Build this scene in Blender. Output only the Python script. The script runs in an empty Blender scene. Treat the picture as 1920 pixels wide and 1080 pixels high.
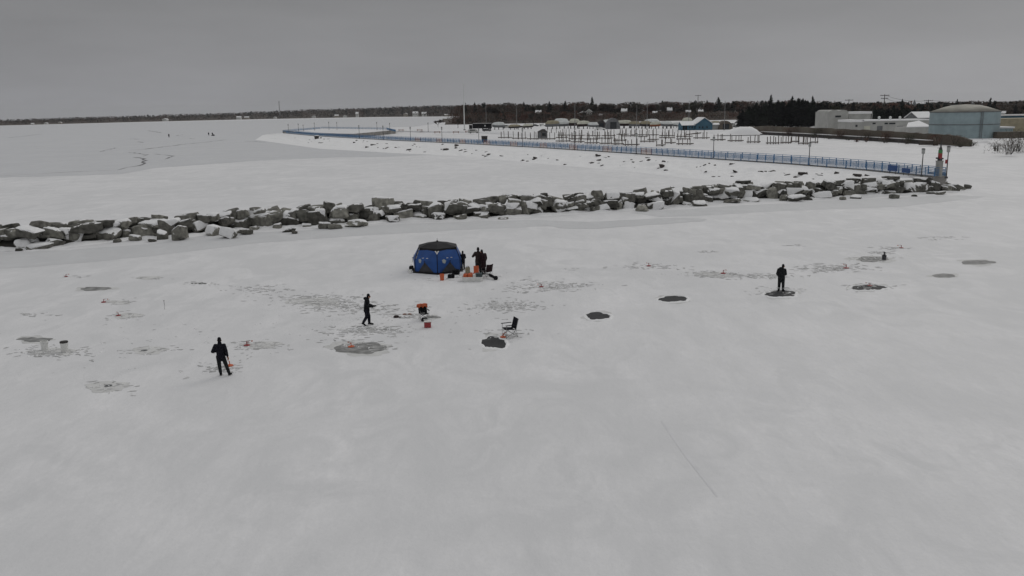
import bpy, bmesh, math, random
from mathutils import Vector, Matrix, noise

# ------------------------------------------------------------------ camera
SC = bpy.context.scene
COL = SC.collection
CAM_H, FPX = 11.8, 1600.0
PITCH, ROLL = math.atan((540 - 207.5) / FPX), math.atan(0.0172)
_F = Vector((0, math.cos(PITCH), -math.sin(PITCH)))
_R0 = Vector((1, 0, 0)); _U0 = Vector((0, math.sin(PITCH), math.cos(PITCH)))
_R = _R0 * math.cos(ROLL) - _U0 * math.sin(ROLL)
_U = _R0 * math.sin(ROLL) + _U0 * math.cos(ROLL)
camd = bpy.data.cameras.new('camera'); cam = bpy.data.objects.new('camera', camd); COL.objects.link(cam)
camd.sensor_width = 36.0; camd.lens = 36.0 * FPX / 1920; camd.clip_start = 0.1; camd.clip_end = 40000
M = Matrix.Identity(4)
for i in range(3):
    M[i][0] = _R[i]; M[i][1] = _U[i]; M[i][2] = -_F[i]
M[2][3] = CAM_H
cam.matrix_world = M
SC.camera = cam

# ------------------------------------------------------------------ world: an overcast noon sky
SUN_EL, SUN_AZ = math.radians(30), math.radians(35)      # sun ahead of the camera, to the right
W = bpy.data.worlds.new('World'); SC.world = W; W.use_nodes = True
nt = W.node_tree; nt.nodes.clear()
def N(tree, t, **kw):
    n = tree.nodes.new(t)
    for k, v in kw.items(): setattr(n, k, v)
    return n
out = N(nt, 'ShaderNodeOutputWorld'); bg = N(nt, 'ShaderNodeBackground'); bg.inputs[1].default_value = 0.1
sky = N(nt, 'ShaderNodeTexSky', sky_type='NISHITA', sun_disc=False); sky.sun_elevation = SUN_EL; sky.sun_rotation = SUN_AZ
hs = N(nt, 'ShaderNodeHueSaturation'); hs.inputs['Saturation'].default_value = 0.12
nt.links.new(sky.outputs[0], hs.inputs['Color'])
tc = N(nt, 'ShaderNodeTexCoord'); sep = N(nt, 'ShaderNodeSeparateXYZ'); nt.links.new(tc.outputs['Generated'], sep.inputs[0])
ramp = N(nt, 'ShaderNodeValToRGB')
cr = ramp.color_ramp
def g(v, b=1.0): return (v * 1.0, v * 1.005, v * b, 1)
stops = [(0.0, g(.275, 1.04)), (.02, g(.245, 1.06)), (.06, g(.235, 1.05)), (.13, g(.205, 1.03)), (.30, g(.36, 1.02)), (.6, g(.52, 1.02)), (1.0, g(.56, 1.02))]
cr.elements[0].position, cr.elements[0].color = stops[0]
cr.elements[1].position, cr.elements[1].color = stops[-1]
for p, c in stops[1:-1]:
    e = cr.elements.new(p); e.color = c
nt.links.new(sep.outputs[2], ramp.inputs[0])
mp = N(nt, 'ShaderNodeMapping'); mp.inputs['Scale'].default_value = (1.6, 1.6, 9.0); mp.inputs['Rotation'].default_value = (0.0, math.radians(7), 0)
nz = N(nt, 'ShaderNodeTexNoise'); nz.inputs['Scale'].default_value = 1.7; nz.inputs['Detail'].default_value = 6; nz.inputs['Roughness'].default_value = .55
nt.links.new(tc.outputs['Generated'], mp.inputs[0]); nt.links.new(mp.outputs[0], nz.inputs['Vector'])
mr = N(nt, 'ShaderNodeMapRange'); mr.inputs[1].default_value = .3; mr.inputs[2].default_value = .7; mr.inputs[3].default_value = 9.1; mr.inputs[4].default_value = 10.9
nt.links.new(nz.outputs[0], mr.inputs[0])
vm = N(nt, 'ShaderNodeVectorMath', operation='SCALE'); nt.links.new(ramp.outputs[0], vm.inputs[0]); nt.links.new(mr.outputs[0], vm.inputs['Scale'])
mx = N(nt, 'ShaderNodeMixRGB'); mx.inputs[0].default_value = 0.96
nt.links.new(hs.outputs[0], mx.inputs[1]); nt.links.new(vm.outputs[0], mx.inputs[2])
nt.links.new(mx.outputs[0], bg.inputs[0]); nt.links.new(bg.outputs[0], out.inputs[0])

sund = bpy.data.lights.new('sun', 'SUN'); sund.energy = 0.5; sund.angle = math.radians(28); sund.color = (1, .96, .9)
sun = bpy.data.objects.new('sun', sund); COL.objects.link(sun); sun.location = (0, 0, 60)
sdir = Vector((math.sin(SUN_AZ) * math.cos(SUN_EL), math.cos(SUN_AZ) * math.cos(SUN_EL), math.sin(SUN_EL)))
sun.rotation_euler = sdir.to_track_quat('Z', 'Y').to_euler()
SC.view_settings.view_transform = 'Standard'; SC.view_settings.look = 'None'
SC.view_settings.exposure = 0.0; SC.view_settings.gamma = 1.0

# ------------------------------------------------------------------ measuring helpers (photo pixel -> point of the place)
def ray(px, py): return _F + _R * ((px - 960) / FPX) + _U * ((540 - py) / FPX)
def at(px, py, z=0.0):
    r = ray(px, py); t = (z - CAM_H) / r.z
    return Vector((r.x * t, r.y * t, z))
def atY(px, py, Y):
    r = ray(px, py); t = Y / r.y
    return Vector((r.x * t, Y, CAM_H + r.z * t))
def lerp(a, b, t): return a + (b - a) * t
def interp(tab, x):
    if x <= tab[0][0]: return tab[0][1]
    for (x0, y0), (x1, y1) in zip(tab, tab[1:]):
        if x <= x1: return y0 + (y1 - y0) * (x - x0) / (x1 - x0)
    return tab[-1][1]

# ------------------------------------------------------------------ object helpers
def tag(o, label=None, cat=None, group=None, kind=None):
    if label: o['label'] = label
    if cat: o['category'] = cat
    if group: o['group'] = group
    if kind: o['kind'] = kind
    return o
def empty(name, loc=(0, 0, 0), rz=0.0, s=1.0):
    o = bpy.data.objects.new(name, None); COL.objects.link(o); o.location = loc; o.rotation_euler = (0, 0, rz); o.scale = (s, s, s)
    o.empty_display_size = .2
    return o
def link_mesh(name, me, parent=None):
    o = bpy.data.objects.new(name, me); COL.objects.link(o)
    if parent: o.parent = parent
    return o
def copy_tree(o, parent=None):
    c = o.copy(); COL.objects.link(c); c.parent = parent
    for ch in [x for x in o.children]: copy_tree(ch, c)
    return c
ORD = ['', 'first', 'second', 'third', 'fourth', 'fifth', 'sixth', 'seventh', 'eighth', 'ninth', 'tenth', 'eleventh', 'twelfth', 'thirteenth', 'fourteenth', 'fifteenth', 'sixteenth', 'seventeenth', 'eighteenth', 'nineteenth', 'twentieth']
def ordinal(n):
    if n <= 20: return ORD[n]
    t = {2: 'twenty', 3: 'thirty', 4: 'forty', 5: 'fifty', 6: 'sixty', 7: 'seventy', 8: 'eighty'}
    if n % 10: return t[n // 10] + '-' + ORD[n % 10]
    return {3: 'thirtieth', 4: 'fortieth', 5: 'fiftieth', 6: 'sixtieth', 7: 'seventieth', 8: 'eightieth'}[n // 10]

class MB:
    """collects simple shapes into one mesh"""
    def __init__(s): s.v = []; s.f = []; s.m = []
    def add(s, vs, fs, mi=0):
        b = len(s.v); s.v += [tuple(v) for v in vs]; s.f += [tuple(i + b for i in f) for f in fs]; s.m += [mi] * len(fs)
    def box(s, c, size, rz=0.0, mi=0, mat=None):
        hx, hy, hz = size[0] / 2, size[1] / 2, size[2] / 2
        cs, sn = math.cos(rz), math.sin(rz)
        vs = []
        for z in (-hz, hz):
            for x, y in ((-hx, -hy), (hx, -hy), (hx, hy), (-hx, hy)):
                p = Vector((x * cs - y * sn, x * sn + y * cs, z))
                if mat: p = mat @ Vector((x, y, z))
                vs.append(Vector(c) + p)
        s.add(vs, [(3, 2, 1, 0), (4, 5, 6, 7), (0, 1, 5, 4), (1, 2, 6, 5), (2, 3, 7, 6), (3, 0, 4, 7)], mi)
    def tube(s, pts, radii, n=6, mi=0, cap=True):
        pts = [Vector(p) for p in pts]
        if not hasattr(radii, '__len__'): radii = [radii] * len(pts)
        rings = []
        for i, p in enumerate(pts):
            d = (pts[min(i + 1, len(pts) - 1)] - pts[max(i - 1, 0)]).normalized()
            a = d.cross(Vector((0, 0, 1)))
            if a.length < 1e-3: a = d.cross(Vector((1, 0, 0)))
            a.normalize(); b = d.cross(a)
            rings.append([p + (a * math.cos(2 * math.pi * k / n) + b * math.sin(2 * math.pi * k / n)) * radii[i] for k in range(n)])
        vs = [v for r in rings for v in r]; fs = []
        for i in range(len(pts) - 1):
            for k in range(n):
                fs.append((i * n + k, i * n + (k + 1) % n, (i + 1) * n + (k + 1) % n, (i + 1) * n + k))
        if cap:
            fs.append(tuple(range(n - 1, -1, -1))); fs.append(tuple((len(pts) - 1) * n + k for k in range(n)))
        s.add(vs, fs, mi)
    def lathe(s, prof, c=(0, 0, 0), n=16, mi=0):
        vs = []; fs = []
        for r, z in prof:
            for k in range(n):
                a = 2 * math.pi * k / n
                vs.append((c[0] + r * math.cos(a), c[1] + r * math.sin(a), c[2] + z))
        for i in range(len(prof) - 1):
            for k in range(n):
                fs.append((i * n + k, i * n + (k + 1) % n, (i + 1) * n + (k + 1) % n, (i + 1) * n + k))
        fs.append(tuple(range(n - 1, -1, -1))); fs.append(tuple((len(prof) - 1) * n + k for k in range(n)))
        s.add(vs, fs, mi)
    def prism(s, poly, z0, z1, mi=0):
        n = len(poly)
        vs = [(p[0], p[1], z0) for p in poly] + [(p[0], p[1], z1) for p in poly]
        fs = [tuple(range(n - 1, -1, -1)), tuple(range(n, 2 * n))] + [(i, (i + 1) % n, n + (i + 1) % n, n + i) for i in range(n)]
        s.add(vs, fs, mi)
    def mesh(s, name, mats):
        me = bpy.data.meshes.new(name); me.from_pydata(s.v, [], s.f); me.update()
        for m in (mats if isinstance(mats, (list, tuple)) else [mats]): me.materials.append(m)
        me.polygons.foreach_set('material_index', s.m); me.update()
        return me
    def build(s, name, mats, parent=None, smooth=False, bevel=0.0):
        me = s.mesh(name, mats)
        if bevel:
            bm = bmesh.new(); bm.from_mesh(me)
            bmesh.ops.remove_doubles(bm, verts=bm.verts, dist=1e-5)
            bmesh.ops.bevel(bm, geom=list(bm.edges), offset=bevel, segments=2, affect='EDGES', profile=.5)
            bm.to_mesh(me); bm.free()
        if smooth:
            me.polygons.foreach_set('use_smooth', [True] * len(me.polygons))
        return link_mesh(name, me, parent)

# ------------------------------------------------------------------ materials
def material(name, col, rough=.8, var=.15, scale=3.0, bump=0.0, bscale=20.0, metal=0.0, col2=None, emit=0.0):
    m = bpy.data.materials.new(name); m.use_nodes = True; t = m.node_tree; b = t.nodes['Principled BSDF']
    b.inputs['Roughness'].default_value = rough; b.inputs['Metallic'].default_value = metal
    geo = N(t, 'ShaderNodeNewGeometry')
    nz = N(t, 'ShaderNodeTexNoise'); nz.inputs['Scale'].default_value = scale; nz.inputs['Detail'].default_value = 5
    t.links.new(geo.outputs['Position'], nz.inputs['Vector'])
    c2 = col2 or tuple(max(0, c * (1 - 2 * var)) for c in col)
    c1 = col if col2 else tuple(min(1, c * (1 + var)) for c in col)
    rp = N(t, 'ShaderNodeValToRGB'); rp.color_ramp.elements[0].position = .3; rp.color_ramp.elements[1].position = .7
    rp.color_ramp.elements[0].color = (*c2, 1); rp.color_ramp.elements[1].color = (*c1, 1)
    t.links.new(nz.outputs[0], rp.inputs[0]); t.links.new(rp.outputs[0], b.inputs['Base Color'])
    b.inputs['Specular IOR Level'].default_value = .5 if rough < .6 else .2
    if bump:
        n2 = N(t, 'ShaderNodeTexNoise'); n2.inputs['Scale'].default_value = bscale; n2.inputs['Detail'].default_value = 4
        t.links.new(geo.outputs['Position'], n2.inputs['Vector'])
        bp = N(t, 'ShaderNodeBump'); bp.inputs['Strength'].default_value = bump; bp.inputs['Distance'].default_value = .05
        t.links.new(n2.outputs[0], bp.inputs['Height']); t.links.new(bp.outputs[0], b.inputs['Normal'])
    return m

def vary(m, lo=.65, hi=1.3):
    t = m.node_tree; b = t.nodes['Principled BSDF']; src = b.inputs['Base Color'].links[0].from_socket
    oi = N(t, 'ShaderNodeObjectInfo'); mr = N(t, 'ShaderNodeMapRange'); mr.inputs[3].default_value = lo; mr.inputs[4].default_value = hi
    v = N(t, 'ShaderNodeVectorMath', operation='SCALE'); t.links.new(oi.outputs['Random'], mr.inputs[0]); t.links.new(src, v.inputs[0]); t.links.new(mr.outputs[0], v.inputs['Scale']); t.links.new(v.outputs[0], b.inputs['Base Color'])

def snow_ground(name, light, dark, seed=0.0, mott=.5):
    """wind packed snow over ice: soft large patches, streaks, grain and footprints-sized relief"""
    m = bpy.data.materials.new(name); m.use_nodes = True; t = m.node_tree; b = t.nodes['Principled BSDF']
    b.inputs['Roughness'].default_value = .75
    geo = N(t, 'ShaderNodeNewGeometry')
    def nzn(scale, detail, st=(1, 1, 1), rot=0.0, dist=0.0):
        mp = N(t, 'ShaderNodeMapping'); mp.inputs['Scale'].default_value = st; mp.inputs['Rotation'].default_value = (0, 0, rot); mp.inputs['Location'].default_value = (seed, seed * .7, 0)
        n = N(t, 'ShaderNodeTexNoise'); n.inputs['Scale'].default_value = scale; n.inputs['Detail'].default_value = detail; n.inputs['Distortion'].default_value = dist
        n.inputs['Roughness'].default_value = .6
        t.links.new(geo.outputs['Position'], mp.inputs[0]); t.links.new(mp.outputs[0], n.inputs['Vector']); return n.outputs[0]
    def math_(op, a, c):
        q = N(t, 'ShaderNodeMath', operation=op)
        for i, x in enumerate((a, c)):
            if isinstance(x, (int, float)): q.inputs[i].default_value = x
            else: t.links.new(x, q.inputs[i])
        return q.outputs[0]
    big = nzn(.11, 5, dist=1.2); streak = nzn(.5, 6, (1, .28, 1), .35, .6); grain = nzn(9.0, 4)
    a = math_('ADD', math_('MULTIPLY', big, mott), math_('MULTIPLY', streak, .38))
    a = math_('ADD', a, math_('MULTIPLY', grain, .16))
    mr = N(t, 'ShaderNodeMapRange'); s = .5 * (mott + .54)
    mr.inputs[1].default_value = s - .13; mr.inputs[2].default_value = s + .15; t.links.new(a, mr.inputs[0])
    pol = math_('MULTIPLY', nzn(.33, 8, (1, .6, 1), .5, 1.5), nzn(.045, 3, (1, 1, 1), 0, .5))
    m2 = N(t, 'ShaderNodeMapRange'); m2.inputs[1].default_value = .24; m2.inputs[2].default_value = .32; m2.inputs[3].default_value = 1.0; m2.inputs[4].default_value = .12; t.links.new(pol, m2.inputs[0])
    rip = N(t, 'ShaderNodeMapRange'); rip.inputs[1].default_value = .42; rip.inputs[2].default_value = .62; rip.inputs[3].default_value = .74; rip.inputs[4].default_value = 1.0; t.links.new(nzn(2.2, 6, (1, .35, 1), .3, .8), rip.inputs[0])
    fin = N(t, 'ShaderNodeMapRange'); fin.inputs[1].default_value = .36; fin.inputs[2].default_value = .60; fin.inputs[3].default_value = .70; fin.inputs[4].default_value = 1.0; t.links.new(nzn(5.5, 8, (1, .5, 1), .3, .4), fin.inputs[0])
    spk = N(t, 'ShaderNodeMapRange'); spk.inputs[1].default_value = .30; spk.inputs[2].default_value = .44; spk.inputs[3].default_value = .45; spk.inputs[4].default_value = 1.0; t.links.new(nzn(1.25, 9, (1, .3, 1), .25, 1.0), spk.inputs[0])
    mrv = math_('MULTIPLY', math_('MULTIPLY', math_('MULTIPLY', mr.outputs[0], m2.outputs[0]), rip.outputs[0]), math_('MULTIPLY', fin.outputs[0], spk.outputs[0]))
    mix = N(t, 'ShaderNodeMixRGB'); mix.inputs[1].default_value = (*dark, 1); mix.inputs[2].default_value = (*light, 1)
    t.links.new(mrv, mix.inputs[0]); t.links.new(mix.outputs[0], b.inputs['Base Color'])
    h = math_('ADD', math_('MULTIPLY', nzn(1.6, 6, (1, .45, 1), .35), 1.0), math_('MULTIPLY', nzn(7.0, 3), .35))
    bp = N(t, 'ShaderNodeBump'); bp.inputs['Strength'].default_value = .35; bp.inputs['Distance'].default_value = .12
    t.links.new(h, bp.inputs['Height']); t.links.new(bp.outputs[0], b.inputs['Normal'])
    return m

SNOW = snow_ground('packed_snow', (.805, .80, .805), (.645, .647, .653))
LAKE = snow_ground('lake_grey_ice', (.615, .62, .63), (.53, .537, .55), 13.0)
BAND = snow_ground('thin_grey_ice', (.64, .645, .65), (.555, .56, .567), 31.0)
CAP = material('fresh_snow', (.82, .82, .82), .8, .04, 4, .3, 12)
STONE = material('breakwater_stone', (.175, .17, .15), .9, .25, 2.2, .6, 9, col2=(.06, .058, .052))
STONE_P = material('weathered_stone', (.24, .235, .205), .9, .25, 2.6, .6, 9, col2=(.095, .092, .082))
vary(STONE, .5, 1.4); vary(STONE_P, .55, 1.55)
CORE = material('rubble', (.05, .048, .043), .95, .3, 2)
DARKROCK = material('dark_rock', (.06, .052, .048), .9, .3, 2)
CONC = material('concrete', (.26, .25, .235), .9, .2, .6)
TANWALL = material('tan_seawall', (.15, .135, .11), .9, .2, .12, col2=(.085, .07, .058))
SLUSH_D = material('dark_wet_slush', (.034, .035, .037), .7, .12, 1.5, .3, 6)
SLUSH_M = material('grey_slush', (.27, .27, .265), .7, .25, 2.2, .3, 8)
SLUSH_L = material('pale_slush', (.62, .62, .61), .75, .08, 1.2, .3, 8)
MARK = material('trampled_slush', (.24, .235, .225), .7, .3, 1.5)
CRACK = material('crack_ice', (.15, .15, .155), .6, .2, .5)
BLUE = material('blue_paint', (.045, .165, .34), .5, .15, .7)
DBLUE = material('sign_blue', (.012, .06, .20), .5, .08, 2)
RUST = material('brown_rail', (.30, .12, .06), .7, .2, 1)
DARKM = material('dark_metal', (.045, .045, .05), .5, .2, 3)
GREYM = material('grey_metal', (.24, .24, .24), .5, .1, 3)
PALEM = material('pale_metal', (.62, .64, .63), .5, .06, 1)
FROST = material('frosted_glass', (.36, .37, .36), .35, .06, 4)
DOCKW = material('dock_timber', (.105, .085, .07), .9, .35, .8)
BLACK = material('black_fabric', (.006, .006, .008), .85, .2, 8)
NAVY = material('navy_fabric', (.007, .007, .013), .85, .2, 8)
MAROON = material('maroon_fabric', (.022, .010, .012), .85, .2, 8)
BROWN = material('brown_coat', (.036, .024, .023), .9, .2, 8)
GREYF = material('charcoal_fabric', (.016, .018, .020), .9, .2, 8)
SKIN = material('skin', (.42, .24, .17), .6, .06, 30)
TENTB = material('blue_tent_fabric', (.004, .060, .25), .55, .12, 1.6)
TENTK = material('black_tent_fabric', (.008, .007, .009), .6, .2, 2)
TENTG = material('grey_tent_fabric', (.06, .06, .065), .7, .12, 3)
CLEARW = material('clear_vinyl', (.34, .38, .37), .25, .1, 6)
WHITEP = material('white_plastic', (.72, .72, .70), .45, .05, 4)
ORANGE = material('orange_plastic', (.55, .11, .035), .5, .12, 6)
REDP = material('red_plastic', (.28, .03, .032), .45, .1, 6)
TEAL = material('grey_green_plastic', (.07, .09, .095), .6, .1, 6)
GREENL = material('green_panel', (.05, .22, .07), .5, .1, 4)
TANKP = material('tank_paint', (.29, .365, .385), .6, .07, .5)
TANKR = material('tank_roof', (.40, .39, .345), .8, .15, .25)
WHITEB = material('pale_wall', (.43, .43, .41), .8, .08, .4)
CREAM = material('cream_wrap', (.55, .55, .47), .7, .1, .8)
TANB = material('tan_wrap', (.30, .27, .19), .7, .1, .8)
GLASS = material('dark_glass', (.02, .024, .028), .2, .1, 4)
BBLUE = material('blue_siding', (.055, .13, .185), .7, .1, .8)
BGREY = material('grey_siding', (.16, .165, .17), .8, .1, .8)
HWALLS = [material('white_house_wall', (.5, .5, .48), .8, .06, 1), material('tan_house_wall', (.27, .24, .20), .8, .06, 1), material('grey_house_wall', (.22, .23, .24), .8, .06, 1)]
SHINGLE = material('dark_shingle', (.06, .055, .055), .9, .2, 1)
BARK = material('bark', (.055, .046, .04), .95, .25, 2)
TWIG = material('bare_twigs', (.092, .075, .062), .95, .3, .15)
TWIGR = material('reddish_twigs', (.115, .062, .048), .95, .3, .15)
TWIGG = material('olive_twigs', (.075, .075, .05), .95, .3, .15)
NEEDLE = material('needles', (.010, .014, .010), .95, .35, .25)
NEEDLE2 = material('dark_needles', (.005, .006, .006), .95, .3, .3)

# ================================================================== THE SETTING: lake, shore, promenade bank
rnd = random.Random(7)
def sheet(name, pts, z, mat, thick=0.0):
    """a flat sheet from ground points, triangulated"""
    bm = bmesh.new()
    vs = [bm.verts.new((p[0], p[1], z)) for p in pts]
    f = bm.faces.new(vs); f.normal_update()
    if f.normal.z < 0: f.normal_flip()
    bmesh.ops.triangulate(bm, faces=[f])
    me = bpy.data.meshes.new(name); bm.to_mesh(me); bm.free(); me.materials.append(mat)
    return link_mesh(name, me)
def subdiv_poly(pts, step, amp, r):
    """break the straight edges of an outline into small irregular ones"""
    o = []
    for a, b in zip(pts, pts[1:] + pts[:1]):
        a = Vector(a); b = Vector(b); n = max(1, int((b - a).length / step)); d = (b - a)
        nn = Vector((-d.y, d.x, 0)).normalized() if d.length > 0 else Vector((0, 0, 0))
        for i in range(n):
            k = 0 if i == 0 else r.uniform(-amp, amp)
            o.append(a + d * (i / n) + nn * k)
    return o

S = 16000
tag(sheet('snowy_lake_ice', [(-S, -400, 0), (S, -400, 0), (S, S, 0), (-S, S, 0)], 0, SNOW), kind='structure')

px_far = [(-260, 338), (0, 333), (110, 330), (230, 326), (292, 315), (380, 309), (470, 302), (560, 298), (640, 295), (730, 294), (830, 289), (770, 287.5), (690, 284), (600, 279), (520, 268), (478, 262), (500, 252), (600, 243), (760, 238), (1500, 236), (1500, 218), (870, 219), (700, 221), (480, 225.2), (250, 230), (0, 236), (-260, 241)]
far_pts = [at(*p) for p in px_far]
_edge = [p for a, b in zip(far_pts[:8], far_pts[1:9]) for p in [a.lerp(b, i / 14) + Vector((0, rnd.uniform(-1.1, 1.1) * (i > 0), 0)) for i in range(14)]]
tag(sheet('grey_lake_ice', _edge + far_pts[8:], .012, LAKE), kind='structure')
def band(pxs, mat=BAND, z=.006, step=1.2, amp=.25):
    pts = subdiv_poly([at(*p) for p in pxs], step, amp, rnd)
    tag(sheet('thin_ice_band', pts, z, mat), kind='structure')
band([(-120, 478), (0, 474), (130, 469), (260, 459), (330, 452), (470, 436), (600, 430), (740, 420), (930, 414), (1010, 412), (1100, 416), (1040, 424), (900, 430), (760, 437), (600, 447), (470, 457), (330, 474), (200, 489), (60, 501), (-120, 512)])
band([(1050, 428), (1120, 429), (1190, 424), (1260, 419), (1318, 415), (1326, 411), (1300, 409), (1240, 409), (1160, 413), (1080, 418), (1010, 421)], z=.010)
band([(1180, 399), (1380, 386), (1560, 376), (1700, 369), (1800, 366), (1850, 369), (1760, 380), (1690, 388), (1600, 391), (1480, 395), (1340, 403), (1240, 407)])

# pressure cracks out on the grey ice
cr_ = MB()
def strip(mb, pts, w, z, r, jit=1.0):
    L = []; Rr = []
    pts = [Vector(p) for p in pts]
    q = []
    for a, b in zip(pts, pts[1:]):
        n = max(1, int((b - a).length / 3.0))
        for i in range(n): q.append(a.lerp(b, i / n) + Vector((r.uniform(-.5, .5), r.uniform(-.9, .9), 0)) * (1 if n > 3 else .2) * jit)
    q.append(pts[-1])
    for i, p in enumerate(q):
        d = (q[min(i + 1, len(q) - 1)] - q[max(i - 1, 0)]).normalized(); nn = Vector((-d.y, d.x, 0))
        ww = w * r.uniform(.35, 1.2) * (0.3 if i in (0, len(q) - 1) else 1)
        L.append((p.x + nn.x * ww, p.y + nn.y * ww, z)); Rr.append((p.x - nn.x * ww, p.y - nn.y * ww, z))
    k = len(q)
    mb.add(L + Rr, [(i, k + i, k + i + 1, i + 1) for i in range(k - 1)])
for pl, w in [([(960, 575), (1030, 565), (1085, 545), (1085, 525), (1055, 505), (1000, 500)], .55), ([(1085, 540), (1140, 540)], .45), ([(965, 462), (1110, 480), (1070, 492)], .4), ([(975, 445), (1085, 440), (1240, 420), (1400, 400), (1560, 385), (1700, 368)], .55), ([(750, 460), (800, 445), (880, 428)], .35), ([(1150, 475), (1260, 485), (1300, 490), (1235, 515)], .4), ([(50, 355), (180, 342), (310, 325)], .6), ([(970, 362), (1050, 365)], .6), ([(1030, 383), (1075, 390)], .6), ([(1320, 338), (1370, 330)], .6), ([(1110, 300), (1210, 316)], .7), ([(1830, 378), (1920, 382), (1990, 388)], .5), ([(1420, 358), (1455, 362)], .6), ([(400, 378), (480, 375)], .5), ([(0, 640), (130, 632), (320, 622), (560, 608), (880, 596), (960, 575)], .22)]:
    strip(cr_, [at(x / 4, 170 + y / 4) for x, y in pl], w, .026, rnd)
tag(cr_.build('ice_cracks', CRACK), 'thin dark cracks wandering across the grey lake ice', kind='stuff')

# marina land: a low snowy shelf with a short bank
px_land = [(700, 247), (760, 247.5), (830, 249), (900, 250), (1010, 257), (1100, 250), (1290, 249), (1350, 252), (1440, 251), (1560, 260), (1700, 268), (1790, 272), (1850, 268), (1870, 281), (1990, 296)]
LZ = .7
front = [at(x, y, 0) for x, y in px_land]
def offs(p, d): q = Vector(p); return q + Vector((q.x, q.y, 0)).normalized() * d
vs = []; fs = []
rows = [(0, -.03), (2.0, .35), (4.5, LZ), (60, LZ), (3400, LZ)]
for d, z in rows:
    for i, p in enumerate(front):
        q = offs(p, d * [.01, .03, .12, .5, 1][min(i, 4)]); vs.append((q.x, q.y, z))
n_ = len(front)
for r_ in range(len(rows) - 1):
    for i in range(n_ - 1): fs.append((r_ * n_ + i, r_ * n_ + i + 1, (r_ + 1) * n_ + i + 1, (r_ + 1) * n_ + i))
mb = MB(); mb.add(vs, fs); tag(mb.build('snowy_shore', SNOW, smooth=True), kind='structure')

# promenade bank: snow covered rip-rap slope between toe and deck
PZ = 2.0
px_pair = [((1747, 332), (1795, 354)), ((1620, 319.5), (1590, 362)), ((1480, 308), (1430, 348)), ((1330, 298), (1290, 334)), ((1180, 288), (1165, 320)), ((1010, 277), (1000, 306)), ((860, 269), (855, 292)), ((740, 263.5), (740, 287.5)), ((640, 258), (600, 279)), ((590, 255), (478, 262)), ((530, 249.5), (492, 253))]
topP = [at(*a, PZ) for a, b in px_pair]; toeP = [at(*b, 0) for a, b in px_pair]
def poly_at(P, u):
    i = min(int(u), len(P) - 2); return P[i].lerp(P[i + 1], u - i)
NU = 40
def bank_point(u, v):
    a = poly_at(topP, u); b = poly_at(toeP, u); p = a.lerp(b, v)
    h = PZ * (1 - v) ** .85 - .04
    w_ = math.sin(math.pi * min(1, max(0, v))) ** .6
    nn = noise.fractal(Vector((p.x * .33, p.y * .33, 3.1)), .8, 2.1, 5) * .42 * w_ + noise.noise(Vector((p.x * 1.3, p.y * 1.3, 9))) * .14 * w_
    return Vector((p.x, p.y, max(-.05, h + nn)))
mb = MB(); vs = []; NV = 26; nU = (len(topP) - 1) * NU
for i in range(nU + 1):
    for j in range(NV + 1): vs.append(bank_point(i / NU, j / NV))
fs = [(i * (NV + 1) + j, i * (NV + 1) + j + 1, (i + 1) * (NV + 1) + j + 1, (i + 1) * (NV + 1) + j) for i in range(nU) for j in range(NV)]
mb.add(vs, fs); tag(mb.build('snowy_bank', CAP, smooth=True), kind='structure')

# promenade deck (concrete kerb wall with snow on top)
DWS = [2.3, 3.4, 4.4] + [4.6] * 8
def perp(P, i):
    d = (P[min(i + 1, len(P) - 1)] - P[max(i - 1, 0)]); d.z = 0; d.normalize(); return Vector((d.y, -d.x, 0))
deckN = [p + perp(topP, i) * .25 for i, p in enumerate(topP)]
deckF = [p + perp(topP, i) * DWS[i] for i, p in enumerate(topP)]
mb = MB(); k = len(topP)
ring = [deckN, deckF]
vs = [(p.x, p.y, -.3) for p in deckN] + [(p.x, p.y, PZ + .05) for p in deckN] + [(p.x, p.y, PZ + .05) for p in deckF] + [(p.x, p.y, -.3) for p in deckF]
fs = []
for a in range(3):
    for i in range(k - 1): fs.append((a * k + i, a * k + i + 1, (a + 1) * k + i + 1, (a + 1) * k + i))
fs += [(0, k, 2 * k, 3 * k), (k - 1, 4 * k - 1, 3 * k - 1, 2 * k - 1)]
mb.add(vs, fs); tag(mb.build('promenade', CONC), kind='structure')
mb = MB(); a_ = [p + perp(topP, i) * .55 for i, p in enumerate(topP)]; b_ = [p + perp(topP, i) * (DWS[i] - .3) for i, p in enumerate(topP)]
vs = [(p.x, p.y, PZ + .12) for p in a_] + [(p.x, p.y, PZ + .12) for p in b_]
mb.add(vs, [(i, i + 1, k + i + 1, k + i) for i in range(k - 1)]); tag(mb.build('promenade_snow', SNOW), kind='structure')

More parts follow.
